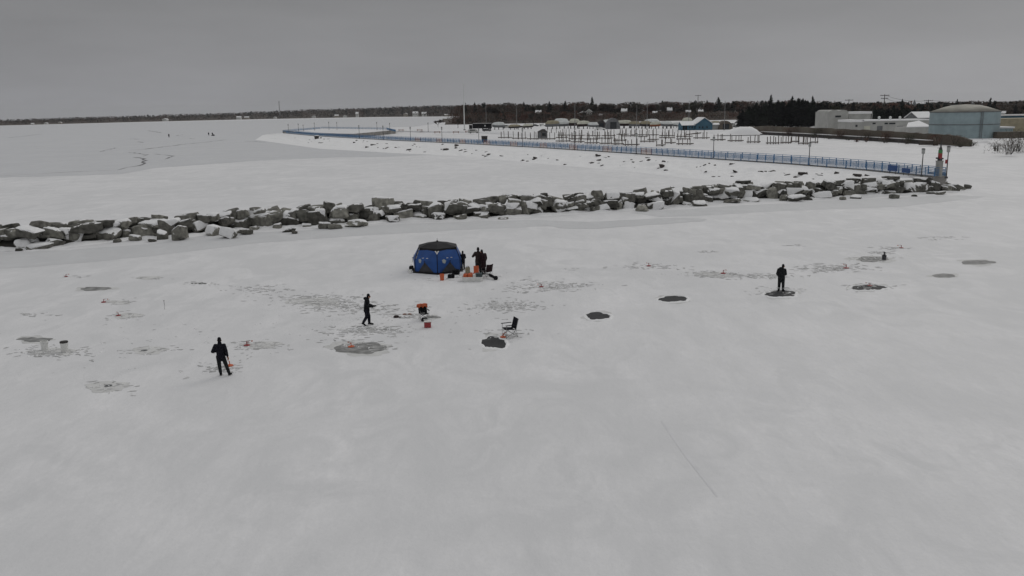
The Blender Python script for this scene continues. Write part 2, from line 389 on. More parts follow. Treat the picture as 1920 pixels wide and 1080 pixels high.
# dark stones showing through the snow of the bank
def rock_mesh(seed, flat=.5):
    r = random.Random(seed); bm = bmesh.new()
    for _ in range(14):
        v = Vector((r.uniform(-1, 1), r.uniform(-1, 1), r.uniform(-1, 1)))
        v = v / max(abs(v.x), abs(v.y), abs(v.z)) * r.uniform(.75, 1)
        bm.verts.new((v.x * .5, v.y * .5, v.z * .5 * flat))
    h = bmesh.ops.convex_hull(bm, input=bm.verts)
    bmesh.ops.delete(bm, geom=[e for e in h['geom_interior'] if isinstance(e, bmesh.types.BMVert)], context='VERTS')
    me = bpy.data.meshes.new('bank_rock'); bm.to_mesh(me); bm.free(); me.materials.append(DARKROCK)
    return me
ROCKS = [rock_mesh(s, f) for s, f in ((1, .5), (2, .7), (3, .35), (4, .6), (5, .45), (6, .8))]
clusters = [(8.3, 9.1, .1, .5, 7), (6.9, 8.4, .15, .75, 34), (6.4, 6.95, .25, .85, 12), (5.7, 6.4, .2, .7, 18), (5.0, 5.8, .5, .98, 16), (4.2, 5.0, .25, .95, 17), (3.4, 4.3, .15, .85, 20), (2.4, 3.4, .15, .85, 20), (1.5, 2.4, .2, .6, 15), (.9, 1.5, .15, .42, 10)]
sec = ['far tip', 'far stretch', 'stretch below the dark litter bin', 'stretch below the bin', 'middle stretch at the ice edge', 'middle stretch', 'stretch left of the tall lamp posts', 'stretch under the blue rail', 'stretch above the boulder wall', 'near stretch above the boulders']
for ci, (u0, u1, v0, v1, n) in enumerate(clusters):
    for q in range(int(n * .8)):
        u, v = rnd.uniform(u0, u1), rnd.uniform(v0, v1)
        p = bank_point(u, v)
        o = link_mesh('bank_rock', ROCKS[rnd.randrange(6)])
        sz = rnd.choice((.4, .5, .6, .7, .85, 1.3)) * (1.0 + .3 * (u > 5))
        o.location = (p.x, p.y, p.z - .08 * sz); o.scale = (sz * rnd.uniform(1, 1.6), sz, sz * rnd.uniform(.7, 1.1)); o.rotation_euler = (rnd.uniform(-.3, .3), rnd.uniform(-.3, .3), rnd.uniform(0, 6.3))
        big = sz > 1.2
        tag(o, ('larger dark stone' if big else 'small dark stone') + ' poking through the snowy bank, ' + sec[ci], 'rock', 'dark stones in the snowy promenade bank, ' + sec[ci] + (', larger' if big else ', small'))

# ================================================================== THE BOULDER BREAKWATER
# cx, cy, w, h in quarter photo pixels from the given origin; 0 bare, 1 snow on top, 2 plastered with snow
def dec(s, ox, oy):
    o = []
    for q in s.split(';'):
        a = [int(x) for x in q.split(',')]
        o.append((ox + a[0] / 4, oy + a[1] / 4, a[2] / 4, a[3] / 4, a[4] if len(a) > 4 else 0))
    return o
crest = dec('-60,370,120,60;95,360,110,80;300,330,140,70;440,340,130,50;620,318,180,50;830,325,140,55;970,310,130,75;1090,300,100,45;1195,275,95,45;1395,275,150,65;1510,300,100,60;1590,280,120,60;1715,250,135,85;1845,268,110,70;1910,245,70,60', 0, 340)
crest += dec('180,235,110,60;290,215,90,50;345,240,60,60;425,230,130,60;510,205,100,50;610,215,120,60;705,200,100,80;780,195,60,50;905,220,110,80;1010,205,80,50;1120,215,140,150,1;1215,175,90,40;1270,200,130,50;1360,190,65,80;1440,175,110,55;1560,170,60,40;1630,160,80,40;1730,150,80,40;1760,185,100,50;1860,165,130,70', 440, 340)
crest += dec('90,305,90,55;165,295,60,60;230,285,110,50,1;350,285,120,50,1;450,295,90,60,1;480,270,50,40;560,300,120,60;670,285,80,50;740,270,70,40;810,285,90,50,1;885,275,90,80;965,290,80,50;1075,290,140,75,1;1200,275,110,100;1310,245,60,30;1370,265,80,50,1;1450,240,80,60;1545,240,110,60,1;1600,225,110,50;1700,225,100,50;1740,210,60,40;1830,220,110,60;1905,225,60,60', 900, 300)
crest += dec('175,255,100,80;250,230,70,40;215,203,90,22,1;290,250,100,30,1;380,240,90,50,2;490,240,110,60;620,240,100,70;600,215,80,30;710,235,80,50,1;780,230,90,40;770,262,110,40;890,235,100,60;930,215,110,40;945,262,100,70;1040,225,90,40;1150,205,90,50;1040,190,80,25,1;1250,205,70,40,1;1270,240,90,60;1380,215,90,50,1;1320,172,110,25,1;1440,200,90,30,1;1550,190,90,30,1;1700,225,80,40,1;1600,255,70,50;1760,230,60,30;1845,260,60,50;1900,243,40,30,1', 1340, 290)
middle = dec('-70,420,120,60,1;10,385,80,60;170,375,130,60;240,380,150,80,1;390,390,140,80,1;630,350,220,60;560,410,130,110,2;790,400,190,90,1;960,390,100,70,1;1090,370,170,100;1160,315,200,45,1;1250,340,120,110,1;1390,330,100,90,1;1490,340,110,80,2;1700,305,110,70,1;1810,325,110,80,1', 0, 340)
middle += dec('200,290,180,90,1;300,270,130,90;420,310,150,100,1;500,260,110,60,1;610,285,150,110,1;780,235,130,90,1;770,300,120,60,1;880,270,90,70;970,240,80,60,1;1035,250,90,90,1;1270,265,120,100,1;1390,260,110,70,2;1425,230,60,60;1515,215,100,90,1;1660,205,140,70;1590,190,50,60,2', 440, 340)
middle += dec('35,370,80,60,2;130,370,110,80;245,380,115,70,1;345,350,100,100;430,375,100,80,1;470,330,70,70,1;590,350,85,80,2;690,315,60,60;750,330,80,110,1;820,330,80,40,1;980,330,120,50,1;1110,345,90,60,2;1230,350,80,40;1310,295,90,50,2;1400,320,70,60;1455,290,90,120,2;1555,290,80,70,1;1620,260,90,70;1700,295,100,60,1;1800,270,130,90,2;1880,270,70,50,2', 900, 300)
middle += dec('160,290,110,70;240,305,70,70,2;330,290,130,50,1;420,300,80,100;590,280,110,60,2;500,290,60,30,1;700,290,80,60,2;890,285,90,50,1;1000,290,80,50;1070,290,110,40;1140,255,120,40,2;1190,250,70,50;1370,265,90,50;1310,290,80,40,1;1450,260,120,80,2;1160,300,90,50,2;1230,290,80,40,2;1540,250,80,50,2;1770,265,80,60,1', 1340, 290)
foot = dec('50,440,110,80,2;190,470,110,80,2;300,490,140,50,2;410,465,110,70,1;480,430,110,50,1;660,430,70,40,2;875,445,50,40;1015,425,70,50,1;1220,405,70,70,1;1145,445,60,30;1350,390,80,110,1;1600,370,100,80,2;1720,385,110,90,2;1850,385,90,40;140,515,60,28', 0, 340)
foot += dec('60,380,70,30;150,355,60,30;320,340,60,40,1;410,365,90,40,1;450,385,40,30;540,335,60,30,2;680,335,90,50,1;755,340,100,45;915,315,140,60,1;1180,285,90,50,2;1530,265,90,60,2;1600,250,60,50,2;1690,270,90,45;1850,255,110,50,1;1870,215,100,40,2;1750,230,60,40,2', 440, 340)
foot += dec('20,425,70,40,1;100,412,90,22,2;175,440,70,20;510,380,80,40;680,370,90,60,2;810,365,120,50,2;860,370,60,50;920,360,90,60,2;1220,365,90,50;1320,345,100,60,2;1650,330,90,40,1;1550,330,60,30,2', 900, 300)
foot += dec('130,345,120,40;300,305,60,60,2;260,340,130,30,1;520,325,60,50;610,330,100,50,2;690,325,60,40;790,305,120,50,2;960,330,40,30;1060,320,80,30,1;1350,315,60,40;1500,310,40,20;1690,290,60,30,1;1620,290,50,20', 1340, 290)
FRONT = [(-120, 478), (0, 467), (60, 468), (120, 462), (240, 448), (340, 444), (480, 428), (600, 424), (740, 414), (920, 409), (1140, 396), (1380, 377), (1600, 369), (1720, 363), (1830, 356)]
def frontY(px): return at(px, interp(FRONT, px)).y

def stone_mesh(r, sx, sy, sz, tilt):
    bm = bmesh.new()
    for sxx in (-1, 1):
        for syy in (-1, 1):
            for szz in (-1, 1):
                bm.verts.new((sxx * r.uniform(.5, 1), syy * r.uniform(.55, 1), szz * r.uniform(.45, 1)))
    for _ in range(6):
        v = Vector((r.uniform(-1, 1), r.uniform(-1, 1), r.uniform(-1, 1))); v = v / max(abs(v.x), abs(v.y), abs(v.z)) * r.uniform(.9, 1.15); bm.verts.new(v)
    h = bmesh.ops.convex_hull(bm, input=bm.verts)
    bmesh.ops.delete(bm, geom=list({e for e in h['geom_interior'] + h['geom_unused'] if isinstance(e, bmesh.types.BMVert)}), context='VERTS')
    rot = Matrix.Rotation(tilt, 3, 'Y') @ Matrix.Rotation(r.uniform(-.28, .28), 3, 'X') @ Matrix.Rotation(r.uniform(-.5, .5), 3, 'Z')
    bmesh.ops.dissolve_limit(bm, angle_limit=.16, verts=bm.verts, edges=bm.edges)
    for v in bm.verts: v.co = rot @ Vector((v.co.x * sx / 2, v.co.y * sy / 2, v.co.z * sz / 2))
    # keep the outline the photo gives
    mnx, mxx = min(v.co.x for v in bm.verts), max(v.co.x for v in bm.verts); mnz, mxz = min(v.co.z for v in bm.verts), max(v.co.z for v in bm.verts)
    for v in bm.verts:
        v.co.x = ((v.co.x - mnx) / (mxx - mnx) - .5) * sx; v.co.z = ((v.co.z - mnz) / (mxz - mnz) - .5) * sz
    bmesh.ops.bevel(bm, geom=list(bm.edges), offset=.055 * min(sx, sz) + .02, segments=2, affect='EDGES', profile=.5, clamp_overlap=True)
    bmesh.ops.triangulate(bm, faces=bm.faces)
    bmesh.ops.subdivide_edges(bm, edges=[e for e in bm.edges if e.calc_length() > .3], cuts=2, use_grid_fill=True)
    bmesh.ops.triangulate(bm, faces=bm.faces)
    off = Vector((r.uniform(0, 50), r.uniform(0, 50), 0))
    ym = max(abs(q.co.y) for q in bm.verts if abs(q.co.x) <= sx * .5 and abs(q.co.z) <= sz * .5)
    for v in bm.verts:
        v.co = Vector((max(-sx * .5, min(sx * .5, v.co.x)), max(-min(ym, sy * .7), min(min(ym, sy * .7), v.co.y)), max(-sz * .5, min(sz * .5, v.co.z))))
        v.co += v.co.normalized() * (noise.fractal(v.co * 1.5 + off, 1, 2, 4) * .07)
    bm.normal_update()
    return bm
def cap_mesh(bm, mode, r):
    thr = {0: 1.08, 1: .68, 2: .32}[mode]; dirv = Vector((0, -.15, 1)).normalized() if mode < 2 else Vector((r.uniform(-.2, .2), -.62, .78)).normalized()
    off = Vector((r.uniform(0, 50), 7, 0)); amp = .5 if mode == 0 else .28
    sel = []
    for f in bm.faces:
        c = f.calc_center_median()
        if f.normal.z > -.15 and f.normal.dot(dirv) + noise.fractal(c * 1.6 + off, 1, 2, 3) * amp > thr: sel.append(f)
    if len(sel) < 4: return None
    idx = {}; vs = []; fs = []; cnt = {}
    for f in sel:
        for e in f.edges: cnt[e.index] = cnt.get(e.index, 0) + 1
    edge_v = {v.index for f in sel for e in f.edges if cnt[e.index] == 1 for v in e.verts}
    for f in sel:
        ff = []
        for v in f.verts:
            if v.index not in idx:
                idx[v.index] = len(vs); t = .012 if v.index in edge_v else (.05 + .03 * r.random()) * (1.0 if mode else .6)
                vs.append(v.co + (v.normal + Vector((0, 0, .6))).normalized() * t)
            ff.append(idx[v.index])
        fs.append(ff)
    mb = MB(); mb.add(vs, fs); return mb

landm = [(0, 'the left picture edge'), (105, 'the white buckets'), (415, 'the nearest man'), (690, 'the walking angler'), (817, 'the blue tent'), (900, 'the two adults'), (1126, 'the oval slush hole'), (1262, 'the small slush hole'), (1463, 'the right-hand angler'), (1629, 'the rightmost dark hole'), (1728, 'the nearest lamp')]
rB = random.Random(21); rF = random.Random(77)
for x in [*range(-20, 900, 17), *range(900, 1790, 12)]:      # smaller stones wedged between the big ones
    x += rF.uniform(-8, 8); lo = interp(FRONT, x); hgt = interp([(0, 46), (900, 40), (1400, 36), (1650, 32), (1790, 12)], x)
    middle.append((x, lo - hgt * rF.uniform(.25, .72), rF.uniform(15, 28), rF.uniform(9, 17), rF.choice((0, 0, 1, 1, 2))))
rows_ = [('foot', foot, 0.0), ('middle', middle, 1.15), ('crest', crest, 2.3)]
for rname, lst, back in rows_:
    lst.sort(key=lambda b: b[0])
    counts = {}
    for bi, (cx, cy, w, h, sn) in enumerate(lst):
        if rname == 'foot':
            Y = at(cx, min(cy + h / 2 - 1.5, interp(FRONT, cx) + 14)).y + .2
        else: Y = frontY(cx) + back + rB.uniform(-.25, .25)
        c = atY(cx, cy, Y); k_ = Y / FPX
        sx = w * k_ * 1.24; sz = h * k_ * (1.34 if rname == 'crest' else 1.26 if rname == 'middle' else 1.15); sy = min(1.9, max(.7, (sx + sz) * .55)) * rB.uniform(.85, 1.1)
        if sx > 2.6: sy = max(sy, 1.2)
        if rname == 'foot':
            c.z = min(c.z, sz * .42)
        tilt = rB.choice((-1, 1)) * rB.uniform(.0, .35) * (1 if sx / max(sz, .1) < 2.2 else .3)
        bm = stone_mesh(rB, sx, sy, sz, tilt)
        me = bpy.data.meshes.new('boulder'); 
        for i_, v in enumerate(bm.verts): v.index = i_
        bm.edges.index_update(); bm.verts.index_update()
        capm = cap_mesh(bm, sn, rB)
        bm.to_mesh(me); bm.free(); me.materials.append(STONE if rB.random() < .5 else STONE_P)
        o = link_mesh('boulder', me); o.location = c
        if capm: capm.build('snow_cap', CAP, o, smooth=True)
        # a label that counts from the nearest thing one can find
        li = min(range(len(landm)), key=lambda i: abs(landm[i][0] - cx)); side = 'left' if cx < landm[li][0] else 'right'
        same = [b for b in lst if min(range(len(landm)), key=lambda i: abs(landm[i][0] - b[0])) == li and (b[0] < landm[li][0]) == (side == 'left')]
        same.sort(key=lambda b: abs(b[0] - landm[li][0])); kk = same.index((cx, cy, w, h, sn)) + 1
        look = ('long ' if w > 1.9 * h else 'tall ' if h > 1.05 * w else '') + {0: 'bare grey boulder', 1: 'snow topped boulder', 2: 'snow plastered boulder'}[sn]
        pos = {'foot': 'at the breakwater foot', 'middle': 'in the breakwater middle', 'crest': 'on the breakwater crest'}[rname]
        tag(o, f'{look} {pos}, {ordinal(kk)} {side} of {landm[li][1]}', 'boulder', 'boulders of the stone breakwater')
# the dark rubble heart between the boulders, and drifted snow along the foot
def wall_strip(name, mat, prof, amp, kind='structure', x0=-110, x1=1812, step=6, ztop=1.0):
    vs = []; xs = list(range(x0, x1, step)); mb = MB()
    for x in xs:
        p = at(x, interp(FRONT, x)); d = Vector((p.x, p.y, 0)).normalized()
        fade = min(1, (x1 - x) / 110)
        for o_, z in prof:
            q = p + d * o_
            a = noise.fractal(Vector((q.x * .6, q.y * .6, z)), 1, 2, 4) * amp
            vs.append((q.x, q.y, max(-.05, z * fade + a * (1 if z > .05 else .3))))
    m_ = len(prof)
    mb.add(vs, [(i * m_ + j, (i + 1) * m_ + j, (i + 1) * m_ + j + 1, i * m_ + j + 1) for i in range(len(xs) - 1) for j in range(m_ - 1)])
    return tag(mb.build(name, mat, smooth=True), kind=kind)
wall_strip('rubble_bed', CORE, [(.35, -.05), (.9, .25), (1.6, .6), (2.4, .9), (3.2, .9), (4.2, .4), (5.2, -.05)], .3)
wall_strip('snow_drift', CAP, [(-1.4, -.03), (-.8, .05), (-.3, .12), (.2, .17), (.5, .12), (.8, -.02)], .22)
wall_strip('snow_drift_behind', CAP, [(4.2, -.02), (4.7, .3), (5.6, .2), (6.8, -.03)], .1)

# ================================================================== PROMENADE FURNITURE
def railing_panel_mesh(L, H=1.18, name='railing_panel', mat=BLUE):
    mb = MB(); t = .045
    for x in (.05, L / 2, L - .05): mb.box((x, 0, H / 2), (t * 1.5, t * 1.5, H))
    mb.box((L / 2, 0, H), (L - .05, t * 1.7, t * 1.5))
    for z in (.14, .34, .54, .74, .94): mb.box((L / 2, 0, z), (L - .16, t, t))
    for i in range(1, 16):
        if i != 8: mb.box((L * i / 16, .012, .54), (.026, .02, .80))
    return mb.mesh(name, mat)
def along(P, step):
    """stations on a polyline: (start point, heading, length)"""
    o = []
    for a, b in zip(P, P[1:]):
        d = b - a; L = d.length; n = max(1, round(L / step))
        for i in range(n): o.append((a + d * (i / n), math.atan2(d.y, d.x), L / n))
    return o
PANEL = railing_panel_mesh(4.0); PANEL_R = railing_panel_mesh(4.0, mat=RUST)
def railing(P, z, label, rust=False):
    st = along(P, 4.0); base = P[0]
    root = empty('promenade_railing', (base.x, base.y, z)); tag(root, label, 'railing')
    for i, (p, h, L) in enumerate(st):
        if i >= 98: break
        o = link_mesh('railing_panel', PANEL_R if (rust and 14 < i < 52 and i % 4 == 2) else PANEL, root)
        o.location = (p.x - base.x, p.y - base.y, 0); o.rotation_euler = (0, 0, h); o.scale = (L / 4.0, 1, 1)
    return root
railN = [p + perp(topP, i) * .42 for i, p in enumerate(topP)]
railF = [p + perp(topP, i) * (DWS[i] - .15) for i, p in enumerate(topP)]
railing(railN, PZ + .05, 'long blue railing along the lake side of the promenade, above the snowy bank', True)
railing(railF, PZ + .05, 'long blue railing along the harbour side of the promenade, behind the front one')
endp = [railN[0], railF[0]]
r_ = railing(endp, PZ + .05, 'short blue railing closing the near end of the promenade')
# wider pier head far out
tip = [at(531, 249, PZ), at(600, 243.5, PZ), at(640, 243.2, PZ)]
head = [at(530, 250.5, 0), at(590, 257, 0), at(662, 259, 0), at(742, 250.5, 0), at(742, 248, 0), at(600, 244.5, 0)]
mb = MB(); mb.prism([(p.x, p.y) for p in head][::-1], -.3, PZ - .02); tag(mb.build('pier_head', CONC), kind='structure')
mb = MB(); q_ = [(p.x, p.y, PZ + .03) for p in head]; mb.add(q_, [tuple(range(len(q_)))[::-1]]); tag(mb.build('pier_head_snow', SNOW), kind='structure')
railing([at(531, 243.5 + 4, PZ), at(601, 241.5, PZ)], PZ, 'blue railing on the far edge of the pier head, left end')
railing([at(602, 241.0, PZ), at(725, 243.0, PZ), at(742, 247, PZ)], PZ, 'blue railing across the back of the pier head, right of the far lamps')

def lamp_parts(root, H):
    mb = MB(); mb.tube([(0, 0, 0), (0, 0, H - .75)], [.085, .06], 8); mb.box((0, 0, .12), (.3, .3, .24)); mb.build('pole', DARKM, root)
    mb = MB(); mb.lathe([(.10, H - .78), (.21, H - .74), (.23, H - .12), (.2, H - .1)], n=10); mb.build('lantern', FROST, root, smooth=True)
    mb = MB(); mb.lathe([(.25, H - .1), (.25, H - .04), (.12, H + .04)], n=10); mb.build('cap', DARKM, root)
lamp_px = [(1727.5, 331.5, 278.5), (1516.5, 310, 267.5), (1337.5, 297, 257), (1193, 289.5, 250), (1077.5, 281, 246), (980, 275, 240.5), (898, 270, 240), (829, 267, 238), (770, 264, 238), (719, 262, 236), (674, 260, 235)]
root = None
for i, (x, yb, yt) in enumerate(lamp_px):
    p = at(x, yb - .5, PZ + .05)
    t_ = atY(x, yt, p.y)
    if root is None: root = empty('street_lamp'); lamp_parts(root, 4.1); o = root
    else: o = copy_tree(root)
    o.location = p; s = max(.9, min(1.6, (t_.z - p.z) / 4.1)); o.scale = (1, 1, s)
    near = ['nearest lamp post with pale lantern, left of the harbour light', ''][min(i, 1)]
    tag(o, near or f'dark lamp post with pale lantern on the promenade, {ordinal(i)} beyond the nearest', 'lamp post', 'lamp posts along the promenade')
o = copy_tree(root); p = at(1774, 334.5, PZ); o.location = p; tag(o, 'lamp post with small red sign, right of the harbour light at the promenade end', 'lamp post', 'lamp posts along the promenade'); o.scale = (1, 1, 1.03)
mb = MB(); mb.box((-.16, -.02, 2.15), (.34, .05, .5)); mb.build('sign_plate', REDP, o)
for i, (x, yb, yt) in enumerate([(541, 247, 233), (560, 246, 232), (569, 245.5, 234), (590, 244.5, 230), (617, 243, 228.5), (632, 243, 229), (707, 244, 229), (731, 245, 230.5), (803, 247, 230)]):
    p = at(x, yb, PZ); t_ = atY(x, yt, p.y); o = copy_tree(root); o.location = p; o.scale = (1.2, 1.2, (t_.z - p.z) / 4.1)
    tag(o, f'thin far lamp post on the pier head, {ordinal(i + 1)} from its left tip', 'lamp post', 'far lamp posts on the pier head')

# harbour light at the promenade end
p = at(1759.5, 331, PZ)
hl = empty('harbour_light', p); tag(hl, 'pale grey round harbour light with green and red panels at the promenade end', 'harbour light')
mb = MB(); mb.lathe([(.56, 0), (.56, .1), (.46, .12), (.46, 2.0), (.52, 2.05), (.52, 2.15)], n=18); mb.build('base_column', material('weathered_column', (.32, .32, .30), .8, .12, 2), hl)
mb = MB(); mb.lathe([(.30, 2.15), (.30, 2.45)], n=12); mb.box((-.42, -.1, 2.5), (.25, .3, .22)); mb.box((.34, .0, 2.42), (.2, .25, .2)); mb.build('lamp_bracket', DARKM, hl)
mb = MB(); mb.lathe([(.27, 2.45), (.27, 3.15)], n=14); mb.build('red_panel', REDP, hl)
mb = MB(); mb.lathe([(.27, 3.152), (.27, 3.62)], n=14); mb.build('green_panel', GREENL, hl)
mb = MB(); mb.lathe([(.22, 3.62), (.2, 3.8), (.1, 4.05), (.04, 4.6), (.02, 4.95)], n=10); mb.box((-.2, 0, 3.86), (.5, .06, .06)); mb.build('spire', DARKM, hl)
mb = MB(); p = at(1762, 350, 0); mb.prism([(p.x - .9, p.y), (p.x + .9, p.y), (p.x + 1.4, p.y + 3.0), (p.x - .5, p.y + 3.0)], -.2, PZ - .05); o = mb.build('pier_footing', CONC); tag(o, kind='structure')

# blue notice boards hung on the railing
def sign(x, y, w, h, label):
    p = at(x, y, PZ + .35); root = empty('notice_board', (p.x, p.y - .35, PZ + .12), math.atan2(railN[1].y - railN[0].y, railN[1].x - railN[0].x))
    tag(root, label, 'sign', 'blue notice boards on the promenade railing')
    mb = MB(); mb.box((0, 0, .35 + h / 2), (w, .05, h)); mb.build('board', DBLUE, root, bevel=.01)
    mb = MB(); mb.box((-w * .3, -.03, .2), (.05, .05, .5)); mb.box((w * .3, -.03, .2), (.05, .05, .5)); mb.build('post', DARKM, root)
sign(1671, 322, 2.0, .85, 'larger dark blue board on the railing, left one of the two')
sign(1696, 325, 1.7, .62, 'smaller dark blue board on the railing, nearer the harbour light')
# litter bins on the promenade
def bin_(x, yb, w, h, label, snow=True, z=PZ + .05):
    p = at(x, yb, z); root = empty('litter_bin', p); tag(root, label, 'litter bin')
    mb = MB(); r = w / 2; mb.lathe([(r * .82, 0), (r * .9, .1), (r, h * .9), (r * 1.06, h)], n=12); mb.build('body', SHINGLE, root)
    mb = MB(); mb.lathe([(r * 1.08, h), (r * 1.0, h + .12), (r * .5, h + .24), (.02, h + .28)], n=12); mb.build('snow_cap' if snow else 'lid', CAP, root, smooth=True)
bin_(908.5, 266, 2.0, 1.9, 'big dark brown bin with a snow cap beside the railing')
bin_(594, 261.5, 2.0, 1.5, 'dark brown box bin with snow on top at the pier head bank', z=1.2)

# ================================================================== MARINA: docks frozen in, shore, stored boats
def dock(x0, x1, yb, H, posts, r, name='dock_frame'):
    a = at(x0, yb, 0); b = at(x1, yb, 0); L = (b - a).length; root = empty(name, a, math.atan2(b.y - a.y, b.x - a.x))
    mb = MB(); mb.box((L / 2, 0, .42), (L, .34, .30)); mb.box((L / 2, 2.3, .42), (L, .25, .22)); mb.box((.2, 1.15, .40), (.25, 2.2, .2)); mb.box((L - .2, 1.15, .40), (.25, 2.2, .2)); mb.build('walkway', DOCKW, root)
    for i in range(posts):
        x = L * (i + .5) / posts + r.uniform(-.4, .4); h = H * r.uniform(.8, 1.12)
        yy = r.choice((.22, 2.1)); mb = MB(); mb.tube([(x, yy, -.1), (x + r.uniform(-.1, .1), yy + r.uniform(-.1, .1), h)], [.13, .12], 6); mb.build('post', DOCKW, root)
    mb = MB(); mb.box((L / 2, 0, .60), (L - .3, .3, .08)); mb.box((L / 2, 2.3, .56), (L - .3, .22, .07)); mb.build('snow_strip', CAP, root)
    return root
rD = random.Random(5)
drows = [
 ('front row', [(1168, 1196, 273.5), (1200, 1226, 267), (1230, 1245, 274.5), (1246, 1264, 270), (1268, 1298, 272)], 2.1, 4),
 ('second row', [(1042, 1066, 266.5), (1070, 1092, 268), (1096, 1120, 270), (1124, 1144, 271), (1146, 1166, 272), (1214, 1232, 263.5), (1236, 1262, 260), (1268, 1292, 262.5)], 2.5, 5),
 ('third row', [(934, 956, 259.5), (960, 984, 261), (988, 1010, 262), (1014, 1038, 262), (1042, 1062, 259.5), (1066, 1090, 262), (1094, 1118, 262.5), (1122, 1146, 261), (1150, 1172, 265), (1164, 1192, 256.5), (1196, 1212, 257.5)], 3.0, 5),
 ('back row', [(1020, 1040, 252.5), (1046, 1066, 255), (1072, 1094, 255.5), (1100, 1122, 256), (1128, 1150, 256), (1156, 1176, 253.5), (1182, 1206, 254.5), (1210, 1232, 254.5), (1236, 1262, 256), (1268, 1296, 257.5), (1300, 1328, 260.5)], 2.9, 5),
 ('right row', [(1332, 1358, 264), (1364, 1392, 266), (1400, 1424, 268.5), (1436, 1460, 270.5), (1463, 1482, 269.5), (1484, 1498, 267.5), (1496, 1516, 271), (1518, 1533, 269)], 2.4, 5),
]
for rn, lst, H, np_ in drows:
    for i, (x0, x1, yb) in enumerate(lst):
        o = dock(x0, x1, yb, H, np_ if x1 - x0 > 18 else 3, rD)
        tag(o, f'dark dock frame frozen in the harbour ice, {ordinal(i + 1)} from left in the {rn}', 'dock', 'dock frames frozen into the harbour')
# long low float lying on the ice before the blue building
a = at(1288, 252.5, .1); b = at(1324, 248.5, .1); mb = MB(); mb.tube([a, b], .38, 6); tag(mb.build('log_float', DOCKW), 'long dark float lying on the snow in front of the blue building', 'float')
mb = MB()
bz = [(1430, 1448, 248)]

def bush(name, px, yb, wpx, hpx, z, label, n=260, mat=TWIGR, dens=1.0, r=rD):
    p = at(px, yb, z); k = p.y / FPX; w = wpx * k; h = hpx * k
    root = empty(name, p); tag(root, label, 'bush')
    st = MB(); tw = MB()
    for i in range(14):
        a = r.uniform(0, 6.28); q = Vector((math.cos(a) * w * .08, math.sin(a) * w * .08, 0)); e = Vector((math.cos(a) * w * .4 * r.random(), math.sin(a) * .35 * w * r.random(), h * r.uniform(.6, .95)))
        st.tube([q, q.lerp(e, .5) + Vector((0, 0, .1)), e], [.05, .04, .02], 4)
    for i in range(int(n)):
        c = Vector((r.gauss(0, .26) * w, r.gauss(0, .2) * w, h * r.uniform(.05, 1)));
        d = Vector((r.uniform(-1, 1), r.uniform(-1, 1), r.uniform(.1, 1))).normalized() * r.uniform(.3, .8) * max(.6, h * .25); s_ = Vector((d.y, -d.x, .3)).normalized() * .05
        tw.add([c - s_, c + s_, c + d], [(0, 1, 2)])
    st.build('stem', BARK, root); tw.build('twigs', mat, root); return root
bush('shoreline_bush', 1428, 251, 22, 8, .5, 'small reddish bare bush beside the snow pile', 200)
bush('shoreline_bush', 1606, 266.5, 11, 6, .3, 'left one of two dark red shrubs under the seawall', 120)
bush('shoreline_bush', 1624, 266.5, 11, 7, .3, 'right one of two dark red shrubs under the seawall', 120)
for i, (x, y, w, h) in enumerate([(1525, 259, 26, 6), (1555, 261, 30, 5), (1590, 263, 26, 5), (1660, 268, 34, 6), (1700, 270, 30, 6), (1740, 271.5, 24, 5)]):
    bush('dry_weeds', x, y, w, h, .3, f'dry brown weeds in the snow below the long seawall, {ordinal(i + 1)} clump from left', 130, TWIGG)
for i, (x, y, w, h, lab) in enumerate([(1890, 290, 60, 34, 'large bare brown bush nearest the right picture edge'), (1906, 284, 60, 40, 'tall bare bush behind the large one at the right edge'), (1868, 284, 30, 16, 'low bare bush left of the big bush at the right edge'), (1800, 276, 26, 9, 'low tangled brush in front of the tank, left clump'), (1822, 274, 24, 8, 'low tangled brush in front of the tank, right clump')]):
    bush('bare_bush', x, y, w, h, .3, lab, 620 if i < 2 else 220, TWIGG if i else TWIG)

# snow pile
mb = MB(); vs = []; c = at(1388, 251, LZ); k = c.y / FPX
for i in range(41):
    for j in range(13):
        x = (i / 20 - 1) * 40 * k; y = (j / 12) * 10; hh = interp([(0, 0), (.12, .18), (.42, .85), (.55, 1), (.8, .95), (.9, .6), (1, 0)], i / 40) * math.sin(math.pi * j / 12) ** .6
        vs.append((c.x + x, c.y + y - 2, LZ - .05 + 13 * k * max(0, hh) + .15 * noise.noise(Vector((x, y, 0))) * (hh > .05)))
mb.add(vs, [(i * 13 + j, (i + 1) * 13 + j, (i + 1) * 13 + j + 1, i * 13 + j + 1) for i in range(40) for j in range(12)])
tag(mb.build('snow_pile', CAP, smooth=True), 'ploughed mound of clean snow at the marina edge', 'snow pile')

# picnic tables and benches
def picnic(x, yb, label):
    p = at(x, yb, LZ); root = empty('picnic_table', p, rD.uniform(-.3, .3)); tag(root, label, 'picnic table', 'picnic tables in the snowy park')
    mb = MB(); mb.box((0, 0, 1.0), (3.4, 1.4, .12)); mb.build('tabletop', RUST, root)
    for s in (-1, 1):
        mb = MB(); mb.box((0, s * 1.3, .55), (3.4, .45, .1)); mb.build('bench', RUST, root)
        mb = MB(); mb.box((s * 1.3, 0, .5), (.12, 2.4, .1)); mb.tube([(s * 1.3, -.9, 0), (s * 1.3, -.3, .95)], .07, 4); mb.tube([(s * 1.3, .9, 0), (s * 1.3, .3, .95)], .07, 4); mb.build('leg', RUST, root)
    mb = MB(); mb.box((0, 0, 1.1), (3.3, 1.3, .1)); mb.build('snow_cap', CAP, root)
for i, (x, y) in enumerate([(717, 247), (752, 246), (787, 246), (820, 250), (855, 250), (878, 249)]):
    picnic(x, y, f'brown snow topped picnic table in the park, {ordinal(i + 1)} from left')

